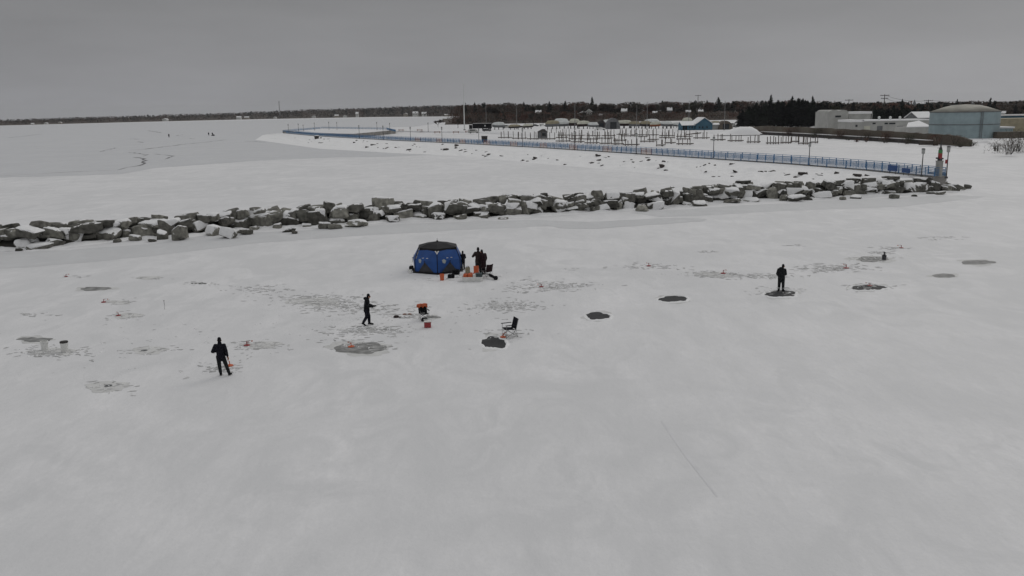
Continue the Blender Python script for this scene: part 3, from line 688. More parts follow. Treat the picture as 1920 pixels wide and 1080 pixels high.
# kiosk
p = at(1017.5, 258, .2); k = p.y / FPX; root = empty('kiosk', p); tag(root, 'small grey hut with dark gable roof among the docks', 'hut')
w = 17 * k; h = 10.5 * k
mb = MB(); mb.prism([(-w / 2, 0), (w / 2, 0), (w / 2, w * .8), (-w / 2, w * .8)], -.2, h); mb.build('wall', BGREY, root)
mb = MB(); mb.add([(-w * .56, -.3, h), (w * .56, -.3, h), (w * .56, w * .85, h), (-w * .56, w * .85, h), (-w * .05, w * .4, h + 5 * k), (w * .2, w * .4, h + 5 * k)], [(0, 1, 5, 4), (1, 2, 5), (2, 3, 4, 5), (3, 0, 4), (3, 2, 1, 0)]); mb.build('roof', SHINGLE, root)
mb = MB(); mb.box((w * .14, -.04, h * .55), (w * .42, .1, h * .5)); mb.build('window', GLASS, root)

# stored boats: hull on stand under a wrap
def boat(x, yb, wpx, hpx, kind, label, z=LZ):
    p = at(x, yb, z); k = p.y / FPX; L = wpx * k; H = hpx * k; root = empty('stored_boat', p, rD.uniform(-.25, .25) + (math.pi if rD.random() < .5 else 0)); tag(root, label, 'boat', 'boats stored ashore for winter')
    B = min(3.4, L * .32); sh = H * .28
    secs = [(-.5, .8, .0), (-.35, .95, 0), (0, 1, 0), (.3, .75, .05), (.45, .3, .15), (.5, .04, .22)]
    mb = MB(); vs = []
    for s, bw, rise in secs:
        for yy, zz in ((-1, 1), (-.75, .35), (0, 0), (.75, .35), (1, 1)): vs.append((s * L, yy * bw * B / 2, sh + rise * H * .6 + zz * H * .34))
    fs = [(i * 5 + j, (i + 1) * 5 + j, (i + 1) * 5 + j + 1, i * 5 + j + 1) for i in range(5) for j in range(4)] + [(0, 1, 2, 3, 4), tuple(i * 5 for i in range(6)) + tuple(i * 5 + 4 for i in range(5, -1, -1))]
    mb.add(vs, fs); mb.build('hull', {'white': BGREY, 'cream': BROWN, 'tan': BGREY, 'dark': SHINGLE, 'brown': RUST}[kind], root)  # pale boats get dark hull colours, painted in for the shadow beneath them
    mb = MB(); vs = []
    hs_ = [.2, .55, .62, .5, .3, .05]
    for (s, bw, rise), hh in zip(secs, hs_):
        b0 = sh + rise * H * .6 + H * .33
        for yy, zz in ((-1.02, 0), (-.8, .6), (0, 1), (.8, .6), (1.02, 0)): vs.append((s * L, yy * bw * B / 2, b0 + zz * hh * H * .75))
    mb.add(vs, [(i * 5 + j, (i + 1) * 5 + j, (i + 1) * 5 + j + 1, i * 5 + j + 1) for i in range(5) for j in range(4)] + [(4, 3, 2, 1, 0)]); mb.build('cover', {'white': PALEM, 'cream': CREAM, 'tan': TANB, 'dark': TANB, 'brown': CREAM}[kind], root)
    mb = MB()
    for s in (-.35, 0, .3):
        for yy in (-1, 1): mb.tube([(s * L, yy * B * .45, 0), (s * L, yy * B * .3, sh + .1)], .1, 4)
        mb.box((s * L, 0, sh * .5), (.3, B * .5, sh))
    mb.build('cradle', DARKM, root); return root
bl = [(935, 243, 24, 13, 'white', 'white covered boat right of the black trailer'), (965, 243, 22, 9, 'dark', 'low dark boat under a tan cover, first to the left of the bare park trees'), (990, 242, 20, 9, 'cream', 'small cream boat beside the bare park trees'), (1036, 242, 26, 15, 'tan', 'tan wrapped boat right of the grey hut'), (1058, 241, 24, 14, 'white', 'white boat right of the tan wrapped one'), (1077, 241, 20, 17, 'cream', 'tall cream boat under the pale mast'), (1094, 241.5, 24, 14, 'cream', 'broad cream wrapped boat between the tall cream one and the dark dome'), (1112, 241.5, 20, 11, 'white', 'low white boat just left of the dark dome'), (1170, 240.5, 32, 14, 'cream', 'long cream wrapped boat right of the dark dome'), (1190, 240.5, 22, 12, 'tan', 'tan wrapped boat right of the long cream one'), (1210, 241, 22, 13, 'dark', 'dark hulled boat under the thin mast'), (1229, 241, 20, 12, 'brown', 'brown hulled boat in the middle of the row'), (1250, 241, 24, 13, 'white', 'white boat second to the left of the blue building'), (1269, 240, 20, 10, 'white', 'white boat just left of the blue building'), (1288, 239, 20, 17, 'cream', 'cream boat half hidden behind the blue building'), (1340, 240, 22, 12, 'tan', 'tan boat between the blue building and the snow pile'), (1142, 237, 24, 12, 'white', 'white boat behind the dark dome'), (1052, 236, 26, 13, 'white', 'white boat in the back row above the grey hut'), (1222, 236, 28, 12, 'white', 'white boat in the back row left of the blue building')]
for a in bl: boat(*a)

# dark dome shelter, trailers, vehicles
def dome(x, yb, wpx, hpx, label, mat):
    p = at(x, yb, LZ); k = p.y / FPX; R = wpx * k / 2; H = hpx * k; root = empty('boat_shelter', p); tag(root, label, 'shelter')
    vs = []; mb = MB(); nn = 12
    for j, y in enumerate((0, 2 * R)):
        for i in range(nn + 1):
            a = math.pi * i / nn; vs.append((math.cos(a) * R, y, math.sin(a) * H))
    mb.add(vs, [(i, i + 1, nn + 2 + i, nn + 1 + i) for i in range(nn)] + [tuple(range(nn, -1, -1)), tuple(range(nn + 1, 2 * nn + 2))]); mb.build('cover', mat, root)
    mb = MB(); mb.box((0, -.06, H * .32), (R * .9, .1, H * .64)); mb.build('door', GLASS, root)
dome(1150, 242, 26, 20, 'rounded dark grey boat shelter in the boat row', BGREY)
dome(1128, 240, 18, 14, 'smaller rounded dark shelter left of the larger one', SHINGLE)
dome(1361, 243, 26, 16, 'brown rounded shelter next to the snow pile', TANWALL)
p = at(901, 243.5, LZ); k = p.y / FPX; root = empty('semi_trailer', p, .03); tag(root, 'long black box trailer parked in the park', 'trailer')
L = 42 * k; H = 11.5 * k
mb = MB(); mb.prism([(-L * .35, 0), (L * .5, 0), (L * .5, 2.6), (-L * .35, 2.6)], H * .22, H); mb.build('box', BLACK, root, bevel=.05)
mb = MB(); mb.prism([(-L * .5, .2), (-L * .36, .2), (-L * .36, 2.4), (-L * .5, 2.4)], H * .15, H * .8); mb.build('cab', BLACK, root, bevel=.1)
for sx in (-.44, .1, .36, .43):
    mb = MB(); mb.tube([(L * sx, .0, .5), (L * sx, 2.5, .5)], .5, 12); mb.build('wheel', DARKM, root)
mb = MB(); mb.prism([(-L * .34, .1), (L * .49, .1), (L * .49, 2.5), (-L * .34, 2.5)], H + .01, H + .16); mb.build('snow_cap', CAP, root)
mb = MB(); mb.box((L * .2, -.03, H * .65), (.6, .05, .9)); mb.build('panel', PALEM, root)

def car(x, yb, L, mat, label, van=False, rz=0.0):
    p = at(x, yb, LZ); root = empty('parked_car', p, rz); tag(root, label, 'car', 'vehicles parked at the marina'); Wd = 1.85; Hh = 2.1 if van else 1.5
    prof = [(-.5, .3), (-.5, .85), (-.47, Hh * .95), (-.05 if not van else .2, Hh), (.16 if not van else .3, Hh * .92), (.27 if not van else .38, .98), (.47, .85), (.5, .6), (.5, .3)]
    mb = MB(); n = len(prof); vs = [(s * L, y * Wd / 2 * (.86 if z > 1.1 else 1), z) for y in (-1, 1) for s, z in prof]
    mb.add(vs, [tuple(range(n)), tuple(range(2 * n - 1, n - 1, -1))] + [(i, n + i, n + (i + 1) % n, (i + 1) % n) for i in range(n)]); mb.build('body', mat, root, bevel=.04)
    mb = MB(); mb.box((-.12 * L, -Wd * .455, Hh * .78), (L * .5, .05, Hh * .24)); mb.box((-.12 * L, Wd * .455, Hh * .78), (L * .5, .05, Hh * .24)); mb.build('window', GLASS, root)
    for sx in (-.3, .32):
        for sy in (-1, 1):
            mb = MB(); mb.tube([(L * sx, sy * Wd * .36, .33), (L * sx, sy * Wd * .51, .33)], .33, 12); mb.build('wheel', DARKM, root)
    mb = MB(); mb.box((-.15 * L, 0, Hh + .05), (L * .45, Wd * .7, .1)); mb.build('snow_cap', CAP, root)
car(888, 250, 5.5, WHITEB, 'white van parked in front of the black trailer', True, .2)
car(913, 246.5, 5, DARKM, 'dark car in front of the black trailer', False)
car(976, 240, 5, MAROON, 'dark red car left of the bare park trees', False)
car(1455, 237.5, 6, PALEM, 'pale pickup sized car under the dark evergreens')
car(1490, 238, 5.2, GREYM, 'grey car under the dark evergreens right of the pale one')
car(1510, 239, 5.2, DARKM, 'dark car by the pale works building')

# blue marina building
p = at(1281, 244.5, LZ); k = p.y / FPX; root = empty('marina_building', p, .02); tag(root, 'blue low building with snowy roof at the marina', 'building')
def gable(x0, x1, d0, d1, hw, hr, wallm, roof=CAP, along_x=True, parent=root, over=.5):
    mb = MB(); mb.prism([(x0, d0), (x1, d0), (x1, d1), (x0, d1)], -.1, hw)
    if along_x:
        ym = (d0 + d1) / 2; mb.add([(x0, d0, hw), (x0, d1, hw), (x0, ym, hr)], [(0, 2, 1)]); mb.add([(x1, d0, hw), (x1, d1, hw), (x1, ym, hr)], [(0, 1, 2)])
        rv = [(x0 - over, d0 - over, hw - .1), (x1 + over, d0 - over, hw - .1), (x1 + over, ym, hr + .08), (x0 - over, ym, hr + .08), (x0 - over, d1 + over, hw - .1), (x1 + over, d1 + over, hw - .1)]
    else:
        xm = (x0 + x1) / 2; mb.add([(x0, d0, hw), (x1, d0, hw), (xm, d0, hr)], [(0, 1, 2)]); mb.add([(x0, d1, hw), (x1, d1, hw), (xm, d1, hr)], [(0, 2, 1)])
        rv = [(x0 - over, d0 - over, hw - .1), (x0 - over, d1 + over, hw - .1), (xm, d1 + over, hr + .08), (xm, d0 - over, hr + .08), (x1 + over, d0 - over, hw - .1), (x1 + over, d1 + over, hw - .1)]
    mb.build('wall', wallm, parent)
    m2 = MB(); t = .25; m2.add(rv + [(a, b, c + t) for a, b, c in rv], ([(0, 1, 2, 3), (3, 2, 5, 4), (6, 9, 8, 7), (9, 10, 11, 8), (0, 6, 7, 1), (0, 3, 9, 6), (3, 4, 10, 9), (1, 7, 8, 2), (2, 8, 11, 5), (4, 5, 11, 10)]))
    m2.build('roof', roof, parent)
gable(0, 44 * k, 2, 12, 9 * k, 15 * k, BBLUE)
gable(24 * k, 54 * k, 0, 14, 11 * k, 22 * k, BBLUE, along_x=False)
gable(56 * k, 72 * k, 3, 9, 9 * k, 11 * k, WHITEB)
for i, x in enumerate((2.5, 7)):
    mb = MB(); mb.box((x * k, 1.96, 4.4 * k), (3.4 * k, .12, 8 * k)); mb.build('door', BLACK, root)
for x in (13, 18, 30, 36, 44):
    mb = MB(); mb.box((x * k, 1.95 if x < 24 else -.05, 5 * k), (2.2 * k, .12, 3.4 * k)); mb.build('window', GLASS, root)

# masts, flagpole and light poles of the park
def pole(x, yb, yt, r0, mat, label, cat, name, z=LZ, kind=None):
    p = at(x, yb, z); H = atY(x, yt, p.y).z - z; root = empty(name, p); tag(root, label, cat)
    mb = MB(); mb.tube([(0, 0, 0), (0, 0, H)], [r0, r0 * .6], 8); mb.build('pole', mat, root)
    mb = MB(); mb.lathe([(r0 * 2.2, 0), (r0 * 2.2, .3), (r0 * 1.2, .5)], n=10); mb.build('base', CONC, root)
    return root, H
r_, H = pole(871, 244, 158, .34, PALEM, 'tall white mast standing by the bare park trees', 'mast', 'flag_mast')
mb = MB(); mb.lathe([(.1, H), (.3, H + .25), (.1, H + .5)], n=8); mb.build('finial', PALEM, r_)
for x, yb, yt, lab in [(912, 243, 198, 'thin grey light pole above the black trailer'), (969, 242, 200, 'thin grey light pole left of the park trees'), (1078, 243, 195, 'thin pale mast among the cream boats'), (1213, 243, 192, 'thin pale mast over the dark hulled boat'), (1193.5, 243, 198, 'thin faint mast left of the pale one'), (1291, 243, 190, 'thin pale mast at the blue building'), (1358, 244, 190, 'pale brown mast left of the evergreens')]:
    r_, H = pole(x, yb, yt, .17, GREYM, lab, 'mast', 'light_pole')
    mb = MB(); mb.box((0, 0, H + .1), (.4, .3, .2)); mb.build('cap', GREYM, r_)

# ------------------------------------------------------------------ seawall, works buildings, tank
def wall_line(name, pxs, z, h, th, mat, label, cap=True, hk=None):
    P = [at(x, y, z) for x, y in pxs]; root = empty(name, P[0]); tag(root, label, 'wall')
    vs = []; k = len(P)
    for i, p in enumerate(P):
        n = perp(P, i); n = n if n.y > 0 else -n
        a = p - P[0]; b = a + n * th; hh = h[i] if hasattr(h, '__len__') else h
        vs += [(a.x, a.y, -.8), (a.x, a.y, hh), (b.x, b.y, hh), (b.x, b.y, -.8)]
    mb = MB(); fs = [(i * 4 + j, (i + 1) * 4 + j, (i + 1) * 4 + j + 1, i * 4 + j + 1) for i in range(k - 1) for j in range(3)] + [(0, 1, 2, 3), tuple((k - 1) * 4 + j for j in (3, 2, 1, 0))]
    mb.add(vs, fs); mb.build('wall', mat, root)
    if cap:
        m2 = MB(); v2 = []
        for i, p in enumerate(P):
            n = perp(P, i); n = n if n.y > 0 else -n
            a = p - P[0]; b = a + n * th; hh = h[i] if hasattr(h, '__len__') else h
            v2 += [(a.x, a.y, hh + .004), (a.x, a.y, hh + .16), (b.x, b.y, hh + .16), (b.x, b.y, hh + .004)]
        m2.add(v2, fs); m2.build('snow_cap', CAP, root)
    return root
swp = [(1385, 244), (1440, 248.5), (1520, 253), (1600, 258), (1680, 262), (1745, 265.5), (1790, 268.5), (1818, 270)]; swx = [1385 + 433 * i / 60 for i in range(61)]; rW = random.Random(4)
sw = wall_line('long_seawall', [(x, interp(swp, x)) for x in swx], LZ, [interp([(1385, 1.8), (1440, 2.8), (1600, 2.8), (1700, 2.5), (1790, 2.2), (1818, 1.2)], x) + rW.uniform(-.22, .12) for x in swx], .8, TANWALL, 'long tan seawall running below the works and the tank', cap=False)
low = wall_line('low_retaining_wall', [(1425, 250.5), (1500, 254), (1600, 260), (1680, 264.5), (1750, 269)], .45, .75, .9, SHINGLE, 'low dark wall with snow on top in front of the long seawall')
root = empty('timber_crib', at(1738, 272, .3)); tag(root, 'dark timber crib at the end of the low wall', 'crib')
mb = MB(); [mb.box((0, 0, z), (4.6, .35, .3)) for z in (.2, .9)]; mb.build('beam', DOCKW, root)
mb = MB(); mb.tube([(2.2, .3, -.2), (2.2, .3, 2.2)], .35, 6); mb.tube([(3.1, .6, -.2), (3.1, .6, 2.3)], .35, 6); mb.build('post', DOCKW, root)

for i, (x, y, w, h, m_) in enumerate([(1480, 252, 26, 12, TWIGR), (1530, 254.5, 22, 13, TWIGG), (1575, 257.5, 30, 12, TWIGR), (1625, 260.5, 26, 13, TWIG), (1662, 262.5, 24, 14, TWIGR), (1705, 265, 30, 13, TWIGG), (1752, 267.5, 26, 14, TWIGR), (1790, 270, 30, 16, TWIG)]):
    bush('wall_shrub', x, y, w, h, LZ, f'brown bare shrub against the long seawall, {ordinal(i + 1)} from left', 800, m_)
rC = random.Random(8)
for i, (x, yb) in enumerate(sorted([(1003, 237), (1018, 236.5), (1034, 236), (1066, 235.5), (1084, 236), (1105, 236.5), (1160, 235), (1176, 235.5), (1200, 235), (1216, 234.5), (1240, 235.5), (1262, 235), (1308, 234.5), (1372, 238), (950, 240.5), (1126, 244)])):
    car(x, yb, 5.2, [WHITEB, DARKM, WHITEP, GREYM, MAROON][i % 5], f"{['pale', 'dark', 'white', 'grey', 'dark red'][i % 5]} snow capped vehicle among the stored boats, {ordinal(i // 5 + 1)} of its colour from left", i % 3 == 0, rC.uniform(-.4, .4))
def block(parent, px0, px1, ytop, Y, depth, mat, base=LZ, name='wall', snow=True, roofh=.35):
    a = atY(px0, ytop, Y); b = atY(px1, ytop, Y); zt = (a.z + b.z) / 2; o = parent.location
    mb = MB(); mb.prism([(a.x - o.x, Y - o.y), (b.x - o.x, Y - o.y), (b.x - o.x, Y + depth - o.y), (a.x - o.x, Y + depth - o.y)], base - .8 - o.z, zt - o.z); mb.build(name, mat, parent)
    if snow:
        mb = MB(); mb.prism([(a.x - o.x - .3, Y - o.y - .3), (b.x - o.x + .3, Y - o.y - .3), (b.x - o.x + .3, Y + depth - o.y + .3), (a.x - o.x - .3, Y + depth - o.y + .3)], zt - o.z + .004, zt - o.z + roofh); mb.build('roof', CAP, parent)
    return a, b, zt
def opening(parent, px0, px1, y0, y1, Y, mat=GLASS, name='window'):
    a = atY(px0, y1, Y - .08); b = atY(px1, y0, Y - .08); o = parent.location
    mb = MB(); mb.box(((a.x + b.x) / 2 - o.x, Y - .06 - o.y, (a.z + b.z) / 2 - o.z), (abs(b.x - a.x), .12, abs(b.z - a.z))); mb.build(name, mat, parent)
root = empty('works_building', at(1570, 250, LZ)); tag(root, 'tall pale works block with scalloped top left of the long low building', 'building')
block(root, 1554, 1591, 209.5, 372, 16, WHITEB, snow=False)
o = root.location
for i in range(2):     # rounded parapet lobes
    a = atY(1555.5 + i * 17, 209.5, 372.2); b = atY(1572.5 + i * 17, 209.5, 372.2); c = (a + b) / 2; R = (b.x - a.x) / 2
    mb = MB()
    vs = [(c.x - o.x + math.cos(t * math.pi / 8) * R, d, c.z - o.z + math.sin(t * math.pi / 8) * R * .42 - .02) for d in (372.2 - o.y, 387.5 - o.y) for t in range(9)]
    mb.add(vs, [tuple(range(8, -1, -1)), tuple(range(9, 18))] + [(t, t + 1, 10 + t, 9 + t) for t in range(8)]); mb.build('parapet', WHITEB, root)
opening(root, 1566, 1577, 216.5, 220, 372); opening(root, 1583, 1600, 236, 246, 368.6, WHITEB, 'door')
root = empty('works_building', at(1612, 250, LZ)); tag(root, 'pale works block with white snowy roof behind the long low building', 'building')
block(root, 1592, 1633, 213.5, 378, 12, WHITEB, roofh=1.0); opening(root, 1634, 1636, 211, 224, 378, WHITEB, 'chimney')
root = empty('works_building', at(1660, 252, LZ)); tag(root, 'long low pale works building with snow roof and dark windows left of the tank', 'building')
block(root, 1597, 1618, 229, 352, 14, WHITEB, roofh=.9); block(root, 1618.2, 1745, 226.5, 352, 14, WHITEB, roofh=.5)
for x0, x1, y0, y1 in [(1636, 1642, 230, 233), (1658.5, 1665, 230, 233), (1667, 1679, 230, 233), (1604, 1608, 234, 238)]: opening(root, x0, x1, y0, y1, 352)
for x0, x1, m_ in [(1620, 1632, CREAM), (1644, 1655, BGREY), (1681, 1693, GREYM)]: opening(root, x0, x1, 236, 247, 352, m_, 'door')
for x in (1648, 1669, 1687):
    a = atY(x, 226, 356); o = root.location; mb = MB(); mb.lathe([(.5, 0), (.5, .9), (.65, 1.1), (.1, 1.5)], (a.x - o.x, 356 - o.y, a.z - o.z + .3), 8); mb.build('roof_vent', PALEM, root)
root = empty('works_shed', at(1720, 256, LZ)); tag(root, 'low shed with a sloping snow roof between the long building and the tank', 'shed')
a, b, zt = block(root, 1700, 1746, 238.5, 318, 10, WHITEB, snow=False); o = root.location
mb = MB(); mb.add([(a.x - o.x - .2, 317.7 - o.y, zt - o.z + .01), (b.x - o.x, 317.7 - o.y, zt - o.z + .01), (b.x - o.x, 328 - o.y, zt - o.z + 1.9), (a.x - o.x + 5, 328 - o.y, zt - o.z + 1.3), (a.x - o.x - .2, 317.7 - o.y, zt - o.z + .25), (b.x - o.x, 317.7 - o.y, zt - o.z + .3), (b.x - o.x, 328 - o.y, zt - o.z + 2.2), (a.x - o.x + 5, 328 - o.y, zt - o.z + 1.5)], [(4, 5, 6, 7), (0, 4, 7, 3), (0, 1, 5, 4), (1, 2, 6, 5), (2, 3, 7, 6), (3, 2, 1, 0)]); mb.build('roof', CAP, root)
root = empty('works_shed', at(1732, 250, LZ)); tag(root, 'grey green gabled shed behind the works, left of the tank top', 'shed')
o = root.location; a = atY(1722, 221, 420); b = atY(1752, 221, 420)
gable(a.x - o.x, b.x - o.x, 420 - o.y, 434 - o.y, a.z - o.z, a.z - o.z + 2.6, BGREY, along_x=True, parent=root)

c0 = at(1805, 259, .9); R = 58.3 * (c0.y + 10.5) / FPX; c = Vector((0, 0, .4)); q = atY(1805, 259, c0.y + R); c.x, c.y = q.x, c0.y + R
root = empty('storage_tank', c); tag(root, 'big round blue grey storage tank with a low cone roof', 'tank')
hW = atY(1807.5, 209.5, c0.y).z - c.z; hR = atY(1807.5, 195.5, c.y).z - c.z
mb = MB(); mb.lathe([(R, -.6), (R, hW)], n=64); mb.build('shell', TANKP, root, smooth=False)
mb = MB(); mb.lathe([(R + .12, hW * .52), (R + .12, hW * .52 + .22)], n=64); mb.lathe([(R + .14, hW - .25), (R + .14, hW)], n=64); mb.build('rim', BGREY, root)
mb = MB(); mb.lathe([(R + .16, hW + .003), (R * .62, lerp(hW, hR, .62)), (R * .4, lerp(hW, hR, .88)), (.05, hR)], n=64); mb.build('roof', TANKR, root, smooth=True)
mb = MB()
for s in (-.35, .35): mb.box((s, -R - .25, hW * .5), (.1, .1, hW))
for i in range(22): mb.box((0, -R - .25, .3 + i * hW / 22), (.7, .07, .07))
mb.build('ladder', BGREY, root)
mb = MB(); mb.lathe([(.5, 0), (.5, .5), (.1, .7)], (1.8, -1, hR - .25), 10); mb.lathe([(.3, 0), (.3, .4), (.1, .5)], (R * .4, -2, hR - .7), 8); mb.build('vent', BGREY, root)
root = empty('works_shed', at(1900, 262, LZ)); tag(root, 'long tan shed with snow on its roof right of the tank', 'shed')
block(root, 1868, 1990, 221.5, 330, 12, TANB, snow=False); block(root, 1866, 1884, 212.5, 352, 8, WHITEB, roofh=.9); block(root, 1880, 1990, 216.5, 346, 8, BBLUE, roofh=.5)
root = empty('works_shed', at(1890, 268, LZ)); tag(root, 'low blue grey shed with a white roof right of the tank foot', 'shed')
block(root, 1864, 1900, 240.5, 284, 6, TANKP, roofh=.5); block(root, 1870, 1990, 247, 272, 6, TANWALL, snow=False)

# ================================================================== TREES, WOODS, HOUSES
def conifer_parts(seed, h=10.0, r=2.4, n=120, bare=.12):
    rr = random.Random(seed); t = MB(); c = MB()
    t.tube([(0, 0, 0), (.05, 0, h * .5), (0, 0, h * .97)], [h * .018, h * .012, .03], 6)
    for i in range(n):
        f = bare + (1 - bare) * (i / n) ** .9; z = h * f
        L = r * (1 - f) ** .8 * rr.uniform(.6, 1.15) + .15; a = rr.uniform(0, 6.283)
        d = Vector((math.cos(a), math.sin(a), 0)); s_ = Vector((-d.y, d.x, 0)); p0 = Vector((0, 0, z))
        droop = rr.uniform(.1, .5) * L
        for q in range(3):
            u = (q + .4) / 3; b = p0 + d * L * u - Vector((0, 0, droop * u)); w = L * .34 * (1.2 - u); e = d * L * .42 - Vector((0, 0, rr.uniform(.1, .45)))
            c.add([b - s_ * w + Vector((0, 0, rr.uniform(-.2, .2))), b + s_ * w, b + e, b + Vector((0, 0, .35 * h / 10))], [(0, 1, 2), (0, 3, 1), (1, 3, 2), (2, 3, 0)])
    return t.mesh('trunk', BARK), c.mesh('crown', rr.choice([NEEDLE, NEEDLE2]))
def bare_parts(seed, h=10.0, spread=.45, mat=TWIG, ntw=2400):
    rr = random.Random(seed); t = MB(); c = MB(); tips = []
    def grow(p, d, L, r, lev):
        e = p + d * L; m = p.lerp(e, .5) + Vector((rr.uniform(-.06, .06), rr.uniform(-.06, .06), 0)) * L
        t.tube([p, m, e], [r, r * .85, r * .65], 5 if lev < 2 else 3, cap=False)
        if lev >= 4: tips.append((e, d)); return
        if lev >= 2: tips.append((m, d))
        for i in range(3 if lev < 3 else 2):
            a = rr.uniform(0, 6.283); sp = rr.uniform(.3, .75) * (spread / .45)
            q = (d + Vector((math.cos(a), math.sin(a), rr.uniform(-.1, .4))) * sp).normalized()
            grow(e if i else m.lerp(e, .5), q, L * rr.uniform(.62, .8), r * .6, lev + 1)
    grow(Vector((0, 0, 0)), Vector((0, 0, 1)), h * .27, h * .022, 0)
    for i in range(ntw):
        e, d = rr.choice(tips); q = e + Vector((rr.gauss(0, .35), rr.gauss(0, .35), rr.gauss(.05, .3))) * h * .06
        dd = (d + Vector((rr.uniform(-1, 1), rr.uniform(-1, 1), rr.uniform(-.3, .9)))).normalized() * h * rr.uniform(.05, .11); s_ = Vector((dd.y, -dd.x, .2)).normalized() * h * .012
        c.add([q - s_, q + s_, q + dd], [(0, 1, 2)])
    return t.mesh('trunk', BARK), c.mesh('crown', mat)
CON = [conifer_parts(s, 10, r, n) for s, r, n in ((1, 2.2, 120), (2, 1.7, 110), (3, 2.8, 130), (4, 2.3, 100))]
PINE = [conifer_parts(s, 10, r, n, .42) for s, r, n in ((11, 2.6, 70), (12, 2.9, 80))]
BARE = [bare_parts(s, 10, sp, m) for s, sp, m in ((21, .45, TWIG), (22, .6, TWIG), (23, .5, TWIGG), (24, .5, TWIGR), (25, .38, TWIG))]
def tree(px, ytop, Y, kind, vi, label, group, wide=1.0, z=LZ, name=None):
    tp = atY(px, ytop, Y); H = tp.z - z
    tm, cm = {'con': CON, 'pine': PINE, 'bare': BARE}[kind][vi]
    root = empty(name or {'con': 'fir_tree', 'pine': 'pine_tree', 'bare': 'bare_tree'}[kind], (tp.x, Y, z - .1), random.Random(px).uniform(0, 6.28))
    s = (H + .1) / 10.0; root.scale = (s * wide, s * wide, s)
    link_mesh('trunk', tm, root); link_mesh('crown', cm, root); tag(root, label, 'tree', group); return root
# park trees
tree(821, 217.5, 640, 'bare', 1, 'bare spreading tree left of the white mast, left one of the pair', 'bare trees in the snowy park', 1.1)
tree(858, 219, 600, 'bare', 0, 'bare spreading tree right beside the white mast', 'bare trees in the snowy park', 1.2)
for i, (x, y) in enumerate([(985, 215), (1000, 212), (1018, 208), (1042, 207), (1058, 211)]):
    tree(x, y - 6, 640 + i * 9, 'bare', [3, 0, 1, 4, 3][i], f'brown bare park tree above the docks, {ordinal(i + 1)} from the left', 'bare trees in the snowy park', 1.1)

# prominent trees that stand out of the wood
P_ = [(873, 193, 'con', 1, .8), (890, 192, 'con', 0, .9), (982, 191, 'con', 2, 1.0), (1030, 190, 'con', 2, 1.1), (1060, 189.5, 'con', 2, 1.3), (1110, 181.5, 'con', 0, .95), (1140, 186.5, 'bare', 0, 1.3), (1152, 188, 'bare', 1, 1.2), (1230, 190, 'bare', 2, 1.3), (1268, 187, 'bare', 1, 1.3), (1296, 187.5, 'bare', 2, 1.4), (1326, 188, 'con', 3, 1.5), (1347, 182.5, 'pine', 0, 1.5), (1378, 187.5, 'bare', 1, 1.2), (1402, 189, 'bare', 0, 1.2)]
for i, (x, y, k, v, wd) in enumerate(P_):
    kind = {'con': 'dark conifer', 'bare': 'bare grey crown', 'pine': 'dark broad pine'}[k]
    n = [q for q in P_ if q[2] == k].index((x, y, k, v, wd)) + 1
    tree(x, y, 800 + (i % 3) * 14, k, v, f'{kind} standing above the wood behind the marina, {ordinal(n)} of its kind from left' if k != 'pine' else 'broad dark pine standing above the wood behind the blue building', 'trees standing out above the wood', wd)
for i, (x, y) in enumerate(sorted([(1008, 193), (1072, 190.5), (1093, 191), (1126, 188), (1180, 190.5), (1196, 189), (1214, 190.5), (1246, 188.5), (1258, 190), (1282, 186), (1304, 189.5), (1334, 186.5), (1362, 185.5), (1390, 188), (1416, 186), (936, 194), (916, 195)])):
    tree(x, y - 2, 800 + (i % 4) * 9, 'bare', i % 5, f'round brown bare crown topping the wood behind the marina, {ordinal(i + 1)} from left', 'round bare crowns of the town wood', 1.3)
# dense dark evergreens left of the works
rT = random.Random(3); EV = []
for i in range(44):
    x = 1388 + i * 3.9 + rT.uniform(-2, 2); top = interp([(1385, 206), (1400, 196), (1430, 191), (1450, 186), (1470, 189), (1500, 184), (1530, 188), (1556, 196)], x) + rT.uniform(-1, 9)
    EV.append((x, top, 440 + rT.uniform(0, 50)))
EV.sort()
for i, (x, y, Y) in enumerate(EV):
    tree(x, y, Y, 'con', [0, 2, 2, 3][i % 4], f'near black evergreen left of the pale works, {ordinal(i + 1)} of the clump from left', 'dark evergreens beside the works', 1.5)
for i, (x, y, v) in enumerate([(1446, 178, 0), (1464, 181, 2), (1486, 180, 1), (1508, 178, 2), (1524, 180, 2)]):
    tree(x, y, 505, 'bare' if i % 2 else 'pine', v if i % 2 else v % 2, ('bare tree rising behind the black evergreens, ' if i % 2 else 'tall pine rising out of the black evergreens, ') + f'{ordinal(i // 2 + 1)} from left', 'taller trees behind the evergreens', 1.0)
